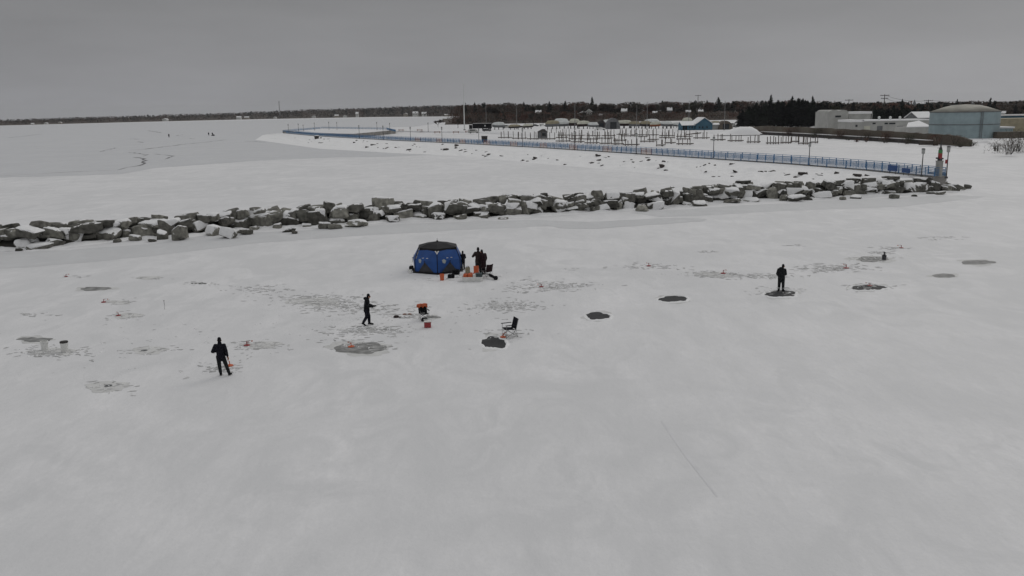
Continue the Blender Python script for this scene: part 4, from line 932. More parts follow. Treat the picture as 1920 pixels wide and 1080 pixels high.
# trees behind the works and tank
for i, (x, y, k, v) in enumerate([(1551, 190, 'con', 3), (1566, 191, 'bare', 2), (1580, 190, 'bare', 1), (1600, 192, 'con', 2), (1622, 193, 'bare', 0), (1640, 196, 'con', 3), (1662, 192, 'bare', 1), (1676, 197, 'con', 2), (1692, 186, 'pine', 0), (1700, 199, 'con', 3), (1748, 192, 'con', 0), (1760, 191, 'pine', 1), (1771, 192, 'con', 3), (1795, 186, 'pine', 1), (1845, 197, 'bare', 0), (1858, 183, 'pine', 0), (1866, 189, 'con', 0), (1884, 196, 'bare', 1), (1905, 197, 'con', 2), (1935, 196, 'con', 3)]):
    tree(x, y, 520 + (i % 4) * 10, k, v, f'{ {"con": "dark conifer", "bare": "bare tree", "pine": "dark pine"}[k]} behind the works and the tank, {ordinal(i + 1)} tree from left', 'trees behind the works and tank', 1.15)
for i in range(20):
    x = 1642 + i * 4.1; tree(x, 203 + rT.uniform(-3, 5), 455 + rT.uniform(0, 20), 'con', i % 4, f'black bushy evergreen behind the long works roof, {ordinal(i + 1)} from left', 'black evergreens behind the works roof', 1.8)

# the wood as one mass: far shore and behind the town
def wood(name, label, tabs, n, seed, Yfun, Yspread, z, mixes, wscale=1.0, low=0.0, tri=46, uneven=1.0):
    rr = random.Random(seed); mb = MB(); x0, x1 = tabs[0][0], tabs[-1][0]
    for i in range(n):
        px = x0 + (x1 - x0) * (i + rr.random()) / n; Y = Yfun(px) + rr.random() * Yspread
        tp = atY(px, interp(tabs, px) + uneven * noise.fractal(Vector((px * .03, seed, 0)), 1, 2, 4) + abs(rr.gauss(0, 1.6)) + low * rr.random(), Y); H = max(3.0, tp.z - z); X = tp.x
        kind = rr.random(); mi = 0 if kind < mixes[0] else (1 if kind < mixes[1] else 2)
        w = H * (.28 if mi == 0 else .42) * wscale * rr.uniform(.8, 1.3)
        m_ = tri
        for q in range(m_):
            f = rr.random() ** .8; a = rr.uniform(0, 6.283)
            rad = w * ((1 - f) * .9 + .06) if mi == 0 else w * math.sqrt(max(0.02, 1 - ((f - .5) / .55) ** 2)) * rr.random() ** .4
            c = Vector((X + math.cos(a) * rad, Y + math.sin(a) * rad, z + H * (.02 + .96 * f))); s_ = H * rr.uniform(.06, .13)
            pts = [c + Vector((rr.uniform(-1, 1), rr.uniform(-.6, .6), rr.uniform(-1, 1))) * s_ for _ in range(3)]
            for p in pts:
                if p.z > z + H: p.z = z + H
            mb.add(pts, [(0, 1, 2)], mi)
    return tag(mb.build(name, [NEEDLE, TWIG, TWIGR]), label, kind='stuff')
farbase = [(-300, 238), (0, 235.5), (250, 229), (480, 223.5), (700, 219.5), (870, 218), (1100, 217)]
fartop = [(-300, 231), (-100, 226), (0, 222.5), (60, 221), (120, 219), (250, 215.5), (400, 211), (480, 208), (560, 204.5), (700, 200.5), (800, 197), (880, 195.5), (960, 196), (1100, 196)]
def farY(px): return at(px, interp(farbase, px), 0).y
wood('far_wood', 'continuous dark bare wood along the far lake shore', fartop, 1300, 1, farY, 240, 0, (.4, .85), 1.9, 2.0, 60)
def town_z(px, Y): return interp([(0, LZ), (755, LZ), (790, 8.2), (1400, 8.5)], Y)
wood('town_wood', 'brown bare wood and dark conifers behind the marina', [(850, 195), (900, 193), (1000, 192), (1100, 190.5), (1200, 191), (1300, 188), (1400, 188.5), (1480, 187), (1560, 189)], 560, 2, lambda px: 806, 120, 7.5, (.14, .70), 1.4, 8, 100, 5.0)
wood('bank_brush', 'brown brush and young trees on the bank below the town wood', [(850, 209), (1000, 207), (1200, 207.5), (1380, 206), (1480, 203)], 480, 6, lambda px: 757, 32, 1.2, (.12, .66), 1.5, 9, 90)
wood('works_wood', 'dark wood behind the works and the tank', [(1540, 189), (1600, 190), (1700, 190.5), (1800, 189), (1900, 187.5), (2050, 184)], 420, 4, lambda px: 560, 90, LZ, (.45, .9), 1.5, 6, 100, 4.0)
# hills under the far wood
mb = MB(); vs = []
xs = list(range(-320, 1101, 20))
for px in xs:
    Y = farY(px); b = at(px, interp(farbase, px), 0); t_ = atY(px, interp(fartop, px) + 4, Y + 200)
    d = Vector((b.x, b.y, 0)).normalized()
    vs += [(b.x, b.y, -.1), (b.x + d.x * 40, b.y + d.y * 40, 1.5), (t_.x, t_.y, max(2, t_.z * .93)), (t_.x + d.x * 900, t_.y + d.y * 900, -5)]
mb.add(vs, [(i * 4 + j, (i + 1) * 4 + j, (i + 1) * 4 + j + 1, i * 4 + j + 1) for i in range(len(xs) - 1) for j in range(3)])
tag(mb.build('far_hills', TWIG), kind='structure')

mb = MB(); vs = []; xs = [at(px, 230, 0) for px in range(840, 1700, 20)]
for px in range(840, 1700, 20):
    for Y, z in ((752, .3), (757, LZ), (790, 8.2), (1300, 9.0), (1500, -2)): vs.append(((px - 960) / FPX * Y * 1.02, Y, LZ * .5 + (z - LZ * .5) * min(1, max(0, (px - 840) / 70)) * .85))
kk_ = len(range(840, 1700, 20)); mb.add(vs, [(i * 5 + j, (i + 1) * 5 + j, (i + 1) * 5 + j + 1, i * 5 + j + 1) for i in range(kk_ - 1) for j in range(4)])
tag(mb.build('town_hill', TWIG), kind='structure')

# houses
def house(px, ybase, wpx, hpx, wi, label, Y=None, z=LZ, group='houses in the trees'):
    Y = Y or at(px, ybase, z).y; k = Y / FPX; a = atY(px, ybase - hpx, Y); w = wpx * k; H = a.z - z; rr = random.Random(px)
    root = empty('house', (a.x, Y, z), rr.uniform(-.3, .3)); tag(root, label, 'house', group)
    ax = rr.random() < .6
    gable(-w / 2, w / 2, 0, w * .7, H * .68, H, HWALLS[wi], along_x=ax, parent=root)
    for i in range(3):
        mb = MB(); mb.box(((i - 1) * w * .28, -.05, H * .45), (w * .1, .12, H * .18)); mb.build('window', GLASS, root)
    mb = MB(); mb.box((w * .2, w * .35, H * 1.02), (.8, .8, H * .25)); mb.build('chimney', BROWN, root)
hl_ = [(880, 209, 12, 0, 'small white house just right of the white mast'), (903, 213, 9, 0, 'low white house beyond the bay, left of the black trailer pole'), (918, 213, 10, 0, 'low white house beyond the bay, above the black trailer'), (940, 216, 16, 1, 'low pinkish roofed house beyond the bay'), (1009, 206, 12, 0, 'white house among bare trees above the grey hut'), (1094, 208, 22, 0, 'largest white house in the wood, left of the tall conifer'), (1104, 204, 14, 0, 'white gabled house behind the largest one'), (1170, 203, 12, 0, 'small pale house in the wood right of the tall conifer'), (1228, 208, 9, 1, 'small tan house in the middle of the wood'), (1256, 201, 10, 2, 'grey house in the wood, left of the tall pale mast'), (1291, 206, 10, 2, 'grey roofed house in the wood at the tall pale mast'), (1314, 205, 10, 0, 'white house in the wood at the utility pole'), (1125, 213, 10, 1, 'tan house low above the dark domes')]
for i, (x, yt, w, wi, lab) in enumerate(hl_): house(x, 0, w * .78, 0 - yt - 1, wi, lab, Y=780 + (i % 4) * 2.5, z=4.6) if i > 3 else house(x, 0, w, 0 - yt, wi, lab, Y=1500)
sh = [(308, 222, 9, 'white house on the far shore, alone'), (85, 230, 6, 'small pale house on the far shore near the left end'), (112, 228.5, 5, 'second small pale house near the left end of the far shore'), (60, 231, 5, 'tiny pale house at the far left shore end'), (447, 218, 8, 'white house on the far shore, right of the lone one'), (462, 218.5, 8, 'tan house beside the white one on the far shore'), (515, 219, 5, 'white boathouse at the water edge of the far shore'), (588, 217, 7, 'white house behind the pier head, left'), (631, 215, 7, 'white gabled house behind the pier head, middle'), (647, 216, 7, 'white house behind the pier head, right'), (669, 210, 5, 'pale house up in the far wood'), (760, 212, 7, 'white house in the far wood, left of the park'), (778, 209, 10, 'white roofed house high in the far wood'), (795, 210, 9, 'white house in the far wood, nearest the park trees'), (838, 214, 9, 'low white house behind the park trees')]
for i, (x, yt, w, lab) in enumerate(sh): house(x, 0, w, 0 - yt, [0, 0, 1][i % 3] if i != 4 else 0, lab, Y=farY(x) - 12, z=0, group='houses on the far shore')

# utility poles and a radio mast
def upole(px, yt, Y, arms, label):
    a = atY(px, yt, Y); H = a.z - LZ; root = empty('utility_pole', (a.x, Y, LZ)); tag(root, label, 'utility pole')
    mb = MB(); mb.tube([(0, 0, 0), (0, 0, H)], [.28, .2], 8); mb.build('pole', BARK, root)
    for i in range(arms):
        mb = MB(); mb.box((0, -.2, H - .6 - i * 1.7), (5.2 - i, .25, .28)); mb.build('crossarm', BARK, root)
        for s in (-2.2, -1.1, 1.1, 2.2):
            mb = MB(); mb.lathe([(.1, 0), (.14, .2), (.06, .4)], (s * (1 - i * .2), -.2, H - .45 - i * 1.7), 6); mb.build('insulator', GREYM, root)
upole(1309, 178, 760, 1, 'utility pole above the wood behind the blue building'); upole(1659, 177, 500, 2, 'tall utility pole with two crossarms behind the works roof'); upole(1741, 187, 500, 1, 'utility pole with wide crossarm left of the tank'); upole(1592, 186, 540, 1, 'thin utility pole behind the evergreens by the works')
mb = MB(); P1, P2 = atY(1659, 178.5, 500), atY(1741, 188.5, 500); P3 = atY(2000, 184, 560)
for a, b in ((P1, P2), (P2, P3)):
    for dz in (0, -1.7): mb.tube([a.lerp(b, t) - Vector((0, 0, 6 * t * (1 - t) - dz)) for t in (0, .2, .4, .6, .8, 1)], .06, 4)
tag(mb.build('power_line', DARKM), 'thin power lines strung between the utility poles by the tank', 'power line')
Y = farY(523) + 30; a = atY(523, 190, Y); root = empty('radio_mast', (a.x, Y, 0)); tag(root, 'thin dark radio mast rising from the far wood', 'mast')
mb = MB(); mb.tube([(0, 0, 0), (0, 0, a.z)], [1.2, .8], 6); mb.build('mast', GREYM, root); mb = MB(); mb.box((0, 0, a.z - 2), (4, 1.2, 1)); mb.build('antenna', GREYM, root)
root = empty('church_spire', (atY(1716, 200, 620).x, 620, LZ)); tag(root, 'pale pointed spire standing above the trees left of the tank', 'spire')
H = atY(1716, 186, 620).z - LZ; Hb = H - 7; mb = MB(); mb.prism([(-1.6, 0), (1.6, 0), (1.6, 3.2), (-1.6, 3.2)], 0, Hb); mb.build('tower', HWALLS[2], root)
mb = MB(); mb.add([(-2, -.4, Hb), (2, -.4, Hb), (2, 3.6, Hb), (-2, 3.6, Hb), (0, 1.6, H)], [(0, 1, 4), (1, 2, 4), (2, 3, 4), (3, 0, 4), (3, 2, 1, 0)]); mb.build('spire', HWALLS[2], root)

# ================================================================== ON THE ICE: slush holes, trampled snow
rS = random.Random(11)
def blob(px, py, w, h, r, n=38, rag=.22, tail=None):
    pts = []
    ph = [r.uniform(0, 6.28) for _ in range(6)]
    for i in range(n):
        a = 2 * math.pi * i / n
        k = 1 + rag * (.5 * math.sin(2 * a + ph[0]) + .35 * math.sin(3 * a + ph[1]) + .3 * math.sin(5 * a + ph[2]) + .25 * math.sin(9 * a + ph[3])) + r.uniform(-.04, .04)
        x = px + math.cos(a) * w / 2 * k; y = py - math.sin(a) * h / 2 * k
        pts.append((x, y))
    if tail: pts = tail + pts[2:-1]
    return [at(x, y) for x, y in pts]
def slush(px, py, w, h, mat, label, rag=.22, tail=None, hole=None, z=.006):
    pts = blob(px, py, w, h, rS, 38, rag, tail); c = at(px, py)
    bm = bmesh.new(); f = bm.faces.new([bm.verts.new((p.x - c.x, p.y - c.y, 0)) for p in pts]); f.normal_update()
    if f.normal.z < 0: f.normal_flip()
    bmesh.ops.triangulate(bm, faces=[f]); me = bpy.data.meshes.new('slush_patch'); bm.to_mesh(me); bm.free(); me.materials.append(mat)
    o = link_mesh('slush_patch', me); o.location = (c.x, c.y, z); tag(o, label, 'ice hole', 'slush patches around the fishing holes')
    if mat is not SLUSH_L:
        pm = blob(px, py, w * 1.22, h * 1.3, rS, 46, rag * 1.5)
        bm = bmesh.new(); f = bm.faces.new([bm.verts.new((p.x - c.x, p.y - c.y, 0)) for p in pm]); f.normal_update()
        if f.normal.z < 0: f.normal_flip()
        bmesh.ops.triangulate(bm, faces=[f]); m3 = bpy.data.meshes.new('slush_margin'); bm.to_mesh(m3); bm.free(); m3.materials.append(SLUSH_L)
        q = link_mesh('slush_margin', m3, o); q.location = (0, 0, -.003)
    # added white rim that gives the dark ones a bright halo
    if mat is SLUSH_D:
        mb = MB(); n = len(pts); vs = []
        for i, p in enumerate(pts):
            d = (p - c); d.z = 0; d.normalize(); hh = rS.uniform(.03, .075)
            for q, zz in ((-.02, -z + .001), (.03, hh), (.08, hh * .7), (.2, -z - .004)): vs.append((p.x - c.x + d.x * q, p.y - c.y + d.y * q, zz))
        mb.add(vs, [(i * 4 + j, i * 4 + j + 1, ((i + 1) % n) * 4 + j + 1, ((i + 1) % n) * 4 + j) for i in range(n) for j in range(3)]); mb.build('halo_rim', CAP, o, smooth=True)
    if hole:
        hp = at(*hole); mb = MB(); k = (hp - Vector((0, 0, CAM_H))).length
        mb.lathe([(.16, .0), (.17, .004)], (hp.x - c.x, hp.y - c.y, .004), 14); mb.build('drilled_hole', GLASS, o)
    return o
slush(926, 643, 46, 23, SLUSH_D, 'dark open slush hole in front of the black folding chair', .2)
slush(1121, 593, 48, 14, SLUSH_D, 'oval dark slush hole with a thin tail, right of the black folding chair', .2)
slush(1262, 561, 54, 12, SLUSH_D, 'small dark slush hole between the oval one and the lone angler', .15)
slush(1464, 551.5, 62, 13, SLUSH_D, 'dark slush hole under the feet of the lone angler at right', .15)
slush(1628, 539.5, 62, 12, SLUSH_D, 'dark slush hole with a red tip-up, right of the lone angler', .18)
slush(1770, 517, 46, 7, SLUSH_M, 'narrow grey slush patch right of the rightmost dark hole', .15)
slush(1833, 492, 60, 9, SLUSH_M, 'grey slush patch nearest the right picture edge', .2)
slush(1636, 486, 66, 9, SLUSH_M, 'grey slush patch beside the small dark heater', .25)
slush(676, 653, 92, 22, SLUSH_M, 'large grey slush patch with an orange tip-up, in front of the walking angler', .2)
slush(66, 637, 56, 10, SLUSH_M, 'dark grey streak of slush behind the white buckets', .3)
slush(178, 541.5, 58, 7, SLUSH_M, 'narrow grey slush patch near the left edge, in front of the boulders', .25)
slush(374, 532, 30, 4.5, SLUSH_D, 'small dark slush spot left of the tent, in front of the boulders', .3)
slush(812, 594.5, 26, 5, SLUSH_M, 'small grey wet spot right of the chair with the orange jacket', .25)
slush(280, 657, 66, 15, SLUSH_L, 'pale slush ring with a small drilled hole, between the buckets and the nearest man', .2, hole=(270, 657.5))
slush(200, 725, 78, 22, SLUSH_L, 'pale slush ring with a small drilled hole, nearest the camera at left', .2, hole=(203, 723.5))
slush(100, 660, 96, 12, SLUSH_L, 'pale slush under the white buckets', .3)
slush(279, 521, 44, 7, SLUSH_L, 'faint pale slush patch left of the dark spot by the boulders', .25)
slush(222, 567, 46, 8, SLUSH_L, 'faint pale slush patch with a red tip-up at far left', .3)
slush(240, 592, 50, 11, SLUSH_L, 'faint pale slush patch with a dark red tip-up at left', .3)
slush(1340, 515, 66, 11, SLUSH_L, 'pale slush patch with a red tip-up, left of the lone angler', .3)
slush(590, 566, 90, 18, SLUSH_L, 'wide pale slush patch left of the walking angler', .3)
slush(490, 647, 70, 14, SLUSH_L, 'pale slush patch beside the red tip-up right of the nearest man', .3)

tr = MB()
def trample(px, py, w, h, n, size=1.0):
    for _ in range(n):
        g1, g2 = rS.gauss(0, .23), rS.gauss(0, .23)
        c = at(px + g1 * w, py + g2 * h); L = rS.uniform(.08, .27) * size; a = rS.choice((rS.uniform(-.5, .5), rS.uniform(0, 3.14))); wd = L * rS.uniform(.18, .45)
        d = Vector((math.cos(a), math.sin(a), 0)); q = Vector((-d.y, d.x, 0)); zz = .009 + rS.random() * .006
        m_ = 10; vs = []; ph = rS.uniform(0, 6)
        for i in range(m_):
            t = 2 * math.pi * i / m_; r_ = rS.uniform(.45, 1.15) * (1 + .25 * math.sin(3 * t + ph)); v = c + d * math.cos(t) * L * r_ + q * math.sin(t) * wd * r_; vs.append((v.x, v.y, zz))
        tr.add(vs + [(c.x, c.y, zz)], [(i, (i + 1) % m_, m_) for i in range(m_)])
        if rS.random() < .35:    # a kicked up crumb of snow beside it
            s_ = rS.uniform(.025, .07); k = c + Vector((rS.uniform(-.3, .3), rS.uniform(-.3, .3), 0)); cv = [(k.x + s_ * rS.uniform(.6, 1.4) * math.cos(u), k.y + s_ * rS.uniform(.6, 1.4) * math.sin(u), 0) for u in (0, 1.2, 2.5, 3.8, 5.1)]
            cv2 = [(lerp(x, k.x, .45), lerp(y, k.y, .45), s_ * rS.uniform(.5, .8)) for x, y, _ in cv]; cr2.add(cv + cv2, [(i, (i + 1) % 5, 5 + (i + 1) % 5, 5 + i) for i in range(5)] + [(5, 6, 7, 8, 9)])
cr2 = MB()
for a in [(600, 564, 190, 30, 190, 1.2), (680, 579, 210, 26, 190), (690, 620, 150, 20, 190), (1030, 537, 180, 26, 220), (950, 573, 160, 24, 190), (490, 543, 130, 20, 80), (1560, 503, 160, 16, 190, 1.2), (1215, 501, 150, 12, 70, 1.2), (480, 648, 130, 22, 60), (1335, 514, 120, 16, 110, 1.2), (1425, 518, 130, 10, 110, 1.2), (1680, 465, 70, 7, 40, 1.3), (1650, 474, 60, 7, 30, 1.3), (1325, 472, 50, 5, 16, 1.3), (1490, 460, 40, 5, 12, 1.3), (1770, 446, 80, 8, 30, 1.4), (100, 660, 150, 22, 110), (240, 592, 80, 16, 35), (222, 566, 70, 12, 25), (280, 657, 110, 20, 30), (200, 725, 120, 28, 30), (760, 592, 90, 10, 40), (412, 690, 110, 26, 40), (676, 645, 170, 30, 60), (940, 625, 120, 30, 40), (1640, 486, 100, 12, 50), (374, 532, 70, 8, 30), (278, 521, 70, 8, 20), (140, 519, 60, 6, 16), (60, 590, 90, 8, 20), (1464, 545, 130, 18, 40), (1628, 538, 120, 16, 30), (860, 520, 200, 26, 60), (1080, 505, 60, 8, 8), (740, 594, 500, 90, 110, .5), (300, 640, 500, 120, 70, .5)]: trample(*a)
def trail(pts, n, r):
    P = [at(*p) for p in pts]
    for i in range(n):
        u = (len(P) - 1) * i / n; k = int(u); p = P[k].lerp(P[k + 1], u - k) + Vector((rS.uniform(-.25, .25), rS.uniform(-.25, .25), 0))
        d = (P[k + 1] - P[k]).normalized(); q = Vector((-d.y, d.x, 0)); L = .15 * r
        tr.add([(p + d * L * math.cos(t * 1.05) + q * L * .45 * math.sin(t * 1.05) + Vector((0, 0, .008))) for t in range(6)], [tuple(range(6))])
trail([(480, 660), (430, 690), (380, 700)], 14, .7)
tag(tr.build('trampled_snow', material('trodden_snow', (.62, .62, .615), .75, .25, .9, col2=(.33, .33, .325))), 'trampled and wet snow marks between the fishing holes', kind='stuff')
tag(cr2.build('snow_crumbs', CAP), 'kicked up crumbs of snow around the fishing holes', kind='stuff')
# one straight sled track near the camera
sm = MB(); rr_ = random.Random(2); strip(sm, [at(1240, 790), at(1345, 932)], .08, .006, rr_, .05)
tag(sm.build('sled_track', material('packed_track', (.68, .68, .69), .75, .04, 1)), 'faint straight sled track in the near snow', kind='stuff')

# ================================================================== PEOPLE
def skin_build(name, V, E, rootkey, mat, parent, vox=.016, smooth=True):
    mb = MB()
    def rad(k):
        r = V[k][1]; return r if hasattr(r, '__len__') else (r, r)
    def ball(p, r, n=10, m=6):
        vs = []; fs = []
        for i in range(m + 1):
            t = math.pi * i / m
            for j in range(n):
                a = 2 * math.pi * j / n; vs.append((p[0] + r[0] * math.sin(t) * math.cos(a), p[1] + r[1] * math.sin(t) * math.sin(a), p[2] + max(r[1], min(r)) * math.cos(t)))
        for i in range(m):
            for j in range(n): fs.append((i * n + j, (i + 1) * n + j, (i + 1) * n + (j + 1) % n, i * n + (j + 1) % n))
        mb.add(vs, fs)
    for a, c in E:
        pa, pc = Vector(V[a][0]), Vector(V[c][0]); ra, rc = rad(a), rad(c); L = (pc - pa).length
        k = max(1, int(L / (.45 * max(.008, min(min(ra), min(rc))))))
        for i in range(k + 1):
            t = i / k; ball(pa.lerp(pc, t), (lerp(ra[0], rc[0], t), lerp(ra[1], rc[1], t)))
    me = mb.mesh(name + '_cage', mat); o = bpy.data.objects.new(name + '_cage', me); COL.objects.link(o)
    m = o.modifiers.new('r', 'REMESH'); m.mode = 'VOXEL'; m.voxel_size = vox; m.use_smooth_shade = True
    m = o.modifiers.new('s', 'SMOOTH'); m.factor = .5; m.iterations = 3
    dg = bpy.context.evaluated_depsgraph_get(); nm = bpy.data.meshes.new_from_object(o.evaluated_get(dg), depsgraph=dg)
    bpy.data.objects.remove(o, do_unlink=True); bpy.data.meshes.remove(me)
    nm.name = name; nm.materials.clear(); nm.materials.append(mat)
    return link_mesh(name, nm, parent)
BASE = dict(pelvis=(0, 0, .95), waist=(0, -.01, 1.10), chest=(0, .0, 1.33), neck=(0, .0, 1.49), jaw=(0, .03, 1.57), head=(0, .02, 1.66), crown=(0, .01, 1.735),
            shl=(-.185, 0, 1.42), ell=(-.25, -.03, 1.15), wrl=(-.25, .07, .92), hnl=(-.245, .11, .84),
            shr=(.185, 0, 1.42), elr=(.25, -.03, 1.15), wrr=(.25, .07, .92), hnr=(.245, .11, .84),
            hil=(-.095, 0, .90), knl=(-.11, .03, .50), anl=(-.115, -.01, .09), tol=(-.13, .17, .045),
            hir=(.095, 0, .90), knr=(.11, .03, .50), anr=(.115, -.01, .09), tor=(.13, .17, .045))
def hand(V, E, s, J, sc):
    w = Vector(J['wr' + s]); h = Vector(J['hn' + s]); d = (h - w).normalized(); sd = d.cross(Vector((0, 0, 1)))
    if sd.length < .2: sd = Vector((0, 1, 0)) if s == 'l' else Vector((0, 1, 0))
    sd.normalize(); nrm = sd.cross(d)
    prev = 'hn' + s
    for i, (off, L) in enumerate(((-.033, .068), (-.011, .08), (.011, .075), (.033, .058))):
        a = h + d * .045 + sd * off; b = a + d * L * .55 - nrm * .012; c = b + d * L * .35 - nrm * .03
        for nme, p, r in (('a', a, .0105), ('b', b, .0095), ('c', c, .0085)): V[f'f{s}{i}{nme}'] = (tuple(p), r * sc)
        E += [(prev, f'f{s}{i}a'), (f'f{s}{i}a', f'f{s}{i}b'), (f'f{s}{i}b', f'f{s}{i}c')]
    t0 = h - d * .02 - sd * .035; t1 = t0 + d * .04 - sd * .03; t2 = t1 + d * .03
    for nme, p, r in (('a', t0, .014), ('b', t1, .0115), ('c', t2, .0095)): V[f't{s}{nme}'] = (tuple(p), r * sc)
    E += [(prev, f't{s}a'), (f't{s}a', f't{s}b'), (f't{s}b', f't{s}c')]
def person(loc, rz, label, pose=None, height=1.75, coat=BLACK, trousers=BLACK, hat=BLACK, boots=BLACK, gloves=(True, True), bulk=1.0, long_coat=False, hood=False, group=None):
    J = dict(BASE); J.update(pose or {})
    root = empty('person', loc, rz, height / 1.75); tag(root, label, 'person', group)
    R = dict(pelvis=(.15, .11), waist=(.135, .10), chest=(.155, .11), neck=.055, jaw=(.062, .07), head=(.078, .092), crown=(.05, .06), shl=.065, ell=.043, wrl=.028, hnl=(.036, .018), shr=.065, elr=.043, wrr=.028, hnr=(.036, .018), hil=.09, knl=.06, anl=.042, tol=.036, hir=.09, knr=.06, anr=.042, tor=.036)
    V = {k: (J[k], R[k]) for k in J}
    E = [('pelvis', 'waist'), ('waist', 'chest'), ('chest', 'neck'), ('neck', 'jaw'), ('jaw', 'head'), ('head', 'crown'), ('chest', 'shl'), ('shl', 'ell'), ('ell', 'wrl'), ('wrl', 'hnl'), ('chest', 'shr'), ('shr', 'elr'), ('elr', 'wrr'), ('wrr', 'hnr'), ('pelvis', 'hil'), ('hil', 'knl'), ('knl', 'anl'), ('anl', 'tol'), ('pelvis', 'hir'), ('hir', 'knr'), ('knr', 'anr'), ('anr', 'tor')]
    hd = Vector(J['head']); fw = (Vector(J['jaw']) - Vector(J['neck'])); fw = Vector((0, 1, 0)) if abs(fw.y) < .02 and abs(fw.x) < .02 else Vector((fw.x, fw.y, 0)).normalized()
    V['nose'] = (tuple(hd + fw * .105 - Vector((0, 0, .03))), .016); E.append(('head', 'nose'))
    for s in 'lr': hand(V, E, s, J, 1.0)
    body = skin_build('body', V, E, 'pelvis', SKIN, root, .0075)
    side = fw.cross(Vector((0, 0, 1)))
    for q in (-1, 1):
        mb = MB(); c = hd + fw * .088 + side * q * .032 + Vector((0, 0, .012)); mb.lathe([(.001, -.012), (.011, -.006), (.0125, 0), (.011, .006), (.001, .012)], c, 8); mb.build('eye', GLASS, body)
        mb = MB(); c = hd + side * q * .088 - Vector((0, 0, .01)); mb.lathe([(.004, -.03), (.014, -.015), (.018, .01), (.006, .03)], c, 8); mb.build('ear', SKIN, body)
    b = bulk
    lo = dict(hem=tuple(Vector(J['pelvis']) - Vector((0, 0, .10 if not long_coat else .34))))
    VC = {'hem': (lo['hem'], (.205 * b, .165 * b)), 'pelvis': (J['pelvis'], (.20 * b, .16 * b)), 'waist': (J['waist'], (.185 * b, .15 * b)), 'chest': (J['chest'], (.19 * b, .145 * b)), 'neck': (tuple(Vector(J['neck']) - Vector((0, 0, .01))), (.10, .10)), 'collar': (tuple(Vector(J['neck']).lerp(Vector(J['jaw']), .55) - fw * .015), (.095, .098))}
    EC = [('hem', 'pelvis'), ('pelvis', 'waist'), ('waist', 'chest'), ('chest', 'neck'), ('neck', 'collar')]
    for s in 'lr':
        VC['sh' + s] = (J['sh' + s], .095 * b); VC['el' + s] = (J['el' + s], .075 * b); VC['wr' + s] = (J['wr' + s], .055 * b)
        EC += [('chest', 'sh' + s), ('sh' + s, 'el' + s), ('el' + s, 'wr' + s)]
    cb = skin_build('coat', VC, EC, 'waist', coat, root)
    if hood:
        mb = MB(); c = Vector(J['neck']) - fw * .09 + Vector((0, 0, .03)); mb.lathe([(.02, -.09), (.10, -.06), (.13, 0), (.11, .06), (.03, .09)], c, 12); mb.build('hood', coat, cb, smooth=True)
    VT = {'pelvis': (J['pelvis'], (.165 * b, .13 * b))}; ET = []
    for s in 'lr':
        kn, an = Vector(J['kn' + s]), Vector(J['an' + s])
        VT['hi' + s] = (J['hi' + s], .115 * b); VT['kn' + s] = (J['kn' + s], .088 * b); VT['cf' + s] = (tuple(kn.lerp(an, .8)), .075 * b)
        ET += [('pelvis', 'hi' + s), ('hi' + s, 'kn' + s), ('kn' + s, 'cf' + s)]
    skin_build('trousers', VT, ET, 'pelvis', trousers, root)
    for s in 'lr':
        kn, an, to = Vector(J['kn' + s]), Vector(J['an' + s]), Vector(J['to' + s])
        VB = {'top': (tuple(kn.lerp(an, .66)), .068), 'an': (tuple(an), .062), 'heel': (tuple(an - (to - an) * .22 + Vector((0, 0, -.035))), .05), 'ball': (tuple(an.lerp(to, .7)), (.056, .05)), 'toe': (tuple(to + (to - an) * .15), .043)}
        skin_build('boot', VB, [('top', 'an'), ('an', 'heel'), ('an', 'ball'), ('ball', 'toe')], 'an', boots, root)
        if gloves[0 if s == 'l' else 1]:
            VG = {'wr' + s: (J['wr' + s], .038), 'hn' + s: (J['hn' + s], (.044, .026))}; EG = [('wr' + s, 'hn' + s)]; hand(VG, EG, s, J, 1.45)
            skin_build('glove', VG, EG, 'hn' + s, BLACK, root, .008)
    VH = {'a': (tuple(hd + Vector((0, 0, .02)) - fw * .012), (.092, .102)), 'b': (tuple(hd + Vector((0, 0, .07)) - fw * .012), (.086, .094)), 'c': (tuple(hd + Vector((0, 0, .115)) - fw * .014), (.045, .05)), 'n': (tuple(hd - fw * .045 - Vector((0, 0, .05))), (.07, .06))}
    skin_build('knit_hat', VH, [('n', 'a'), ('a', 'b'), ('b', 'c')], 'a', hat, root)
    return root
# the nearest man, back to the camera, left arm bent in front, legs apart
p1 = person(at(417, 704.5), .12, 'person in dark jacket and trousers nearest the camera, back turned, left arm bent', dict(shl=(-.19, 0, 1.42), ell=(-.33, -.04, 1.17), wrl=(-.17, .20, 1.12), hnl=(-.09, .24, 1.12), elr=(.27, -.04, 1.16), wrr=(.29, .03, .92), hnr=(.30, .06, .84), hil=(-.10, 0, .90), knl=(-.10, .04, .5), anl=(-.06, .0, .09), tol=(-.08, .18, .045), hir=(.10, 0, .90), knr=(.2, .02, .5), anr=(.32, -.03, .09), tor=(.36, .14, .045), pelvis=(0.02, 0, .95)), 1.78, NAVY, GREYF, BLACK, BLACK, (True, False), 1.02)
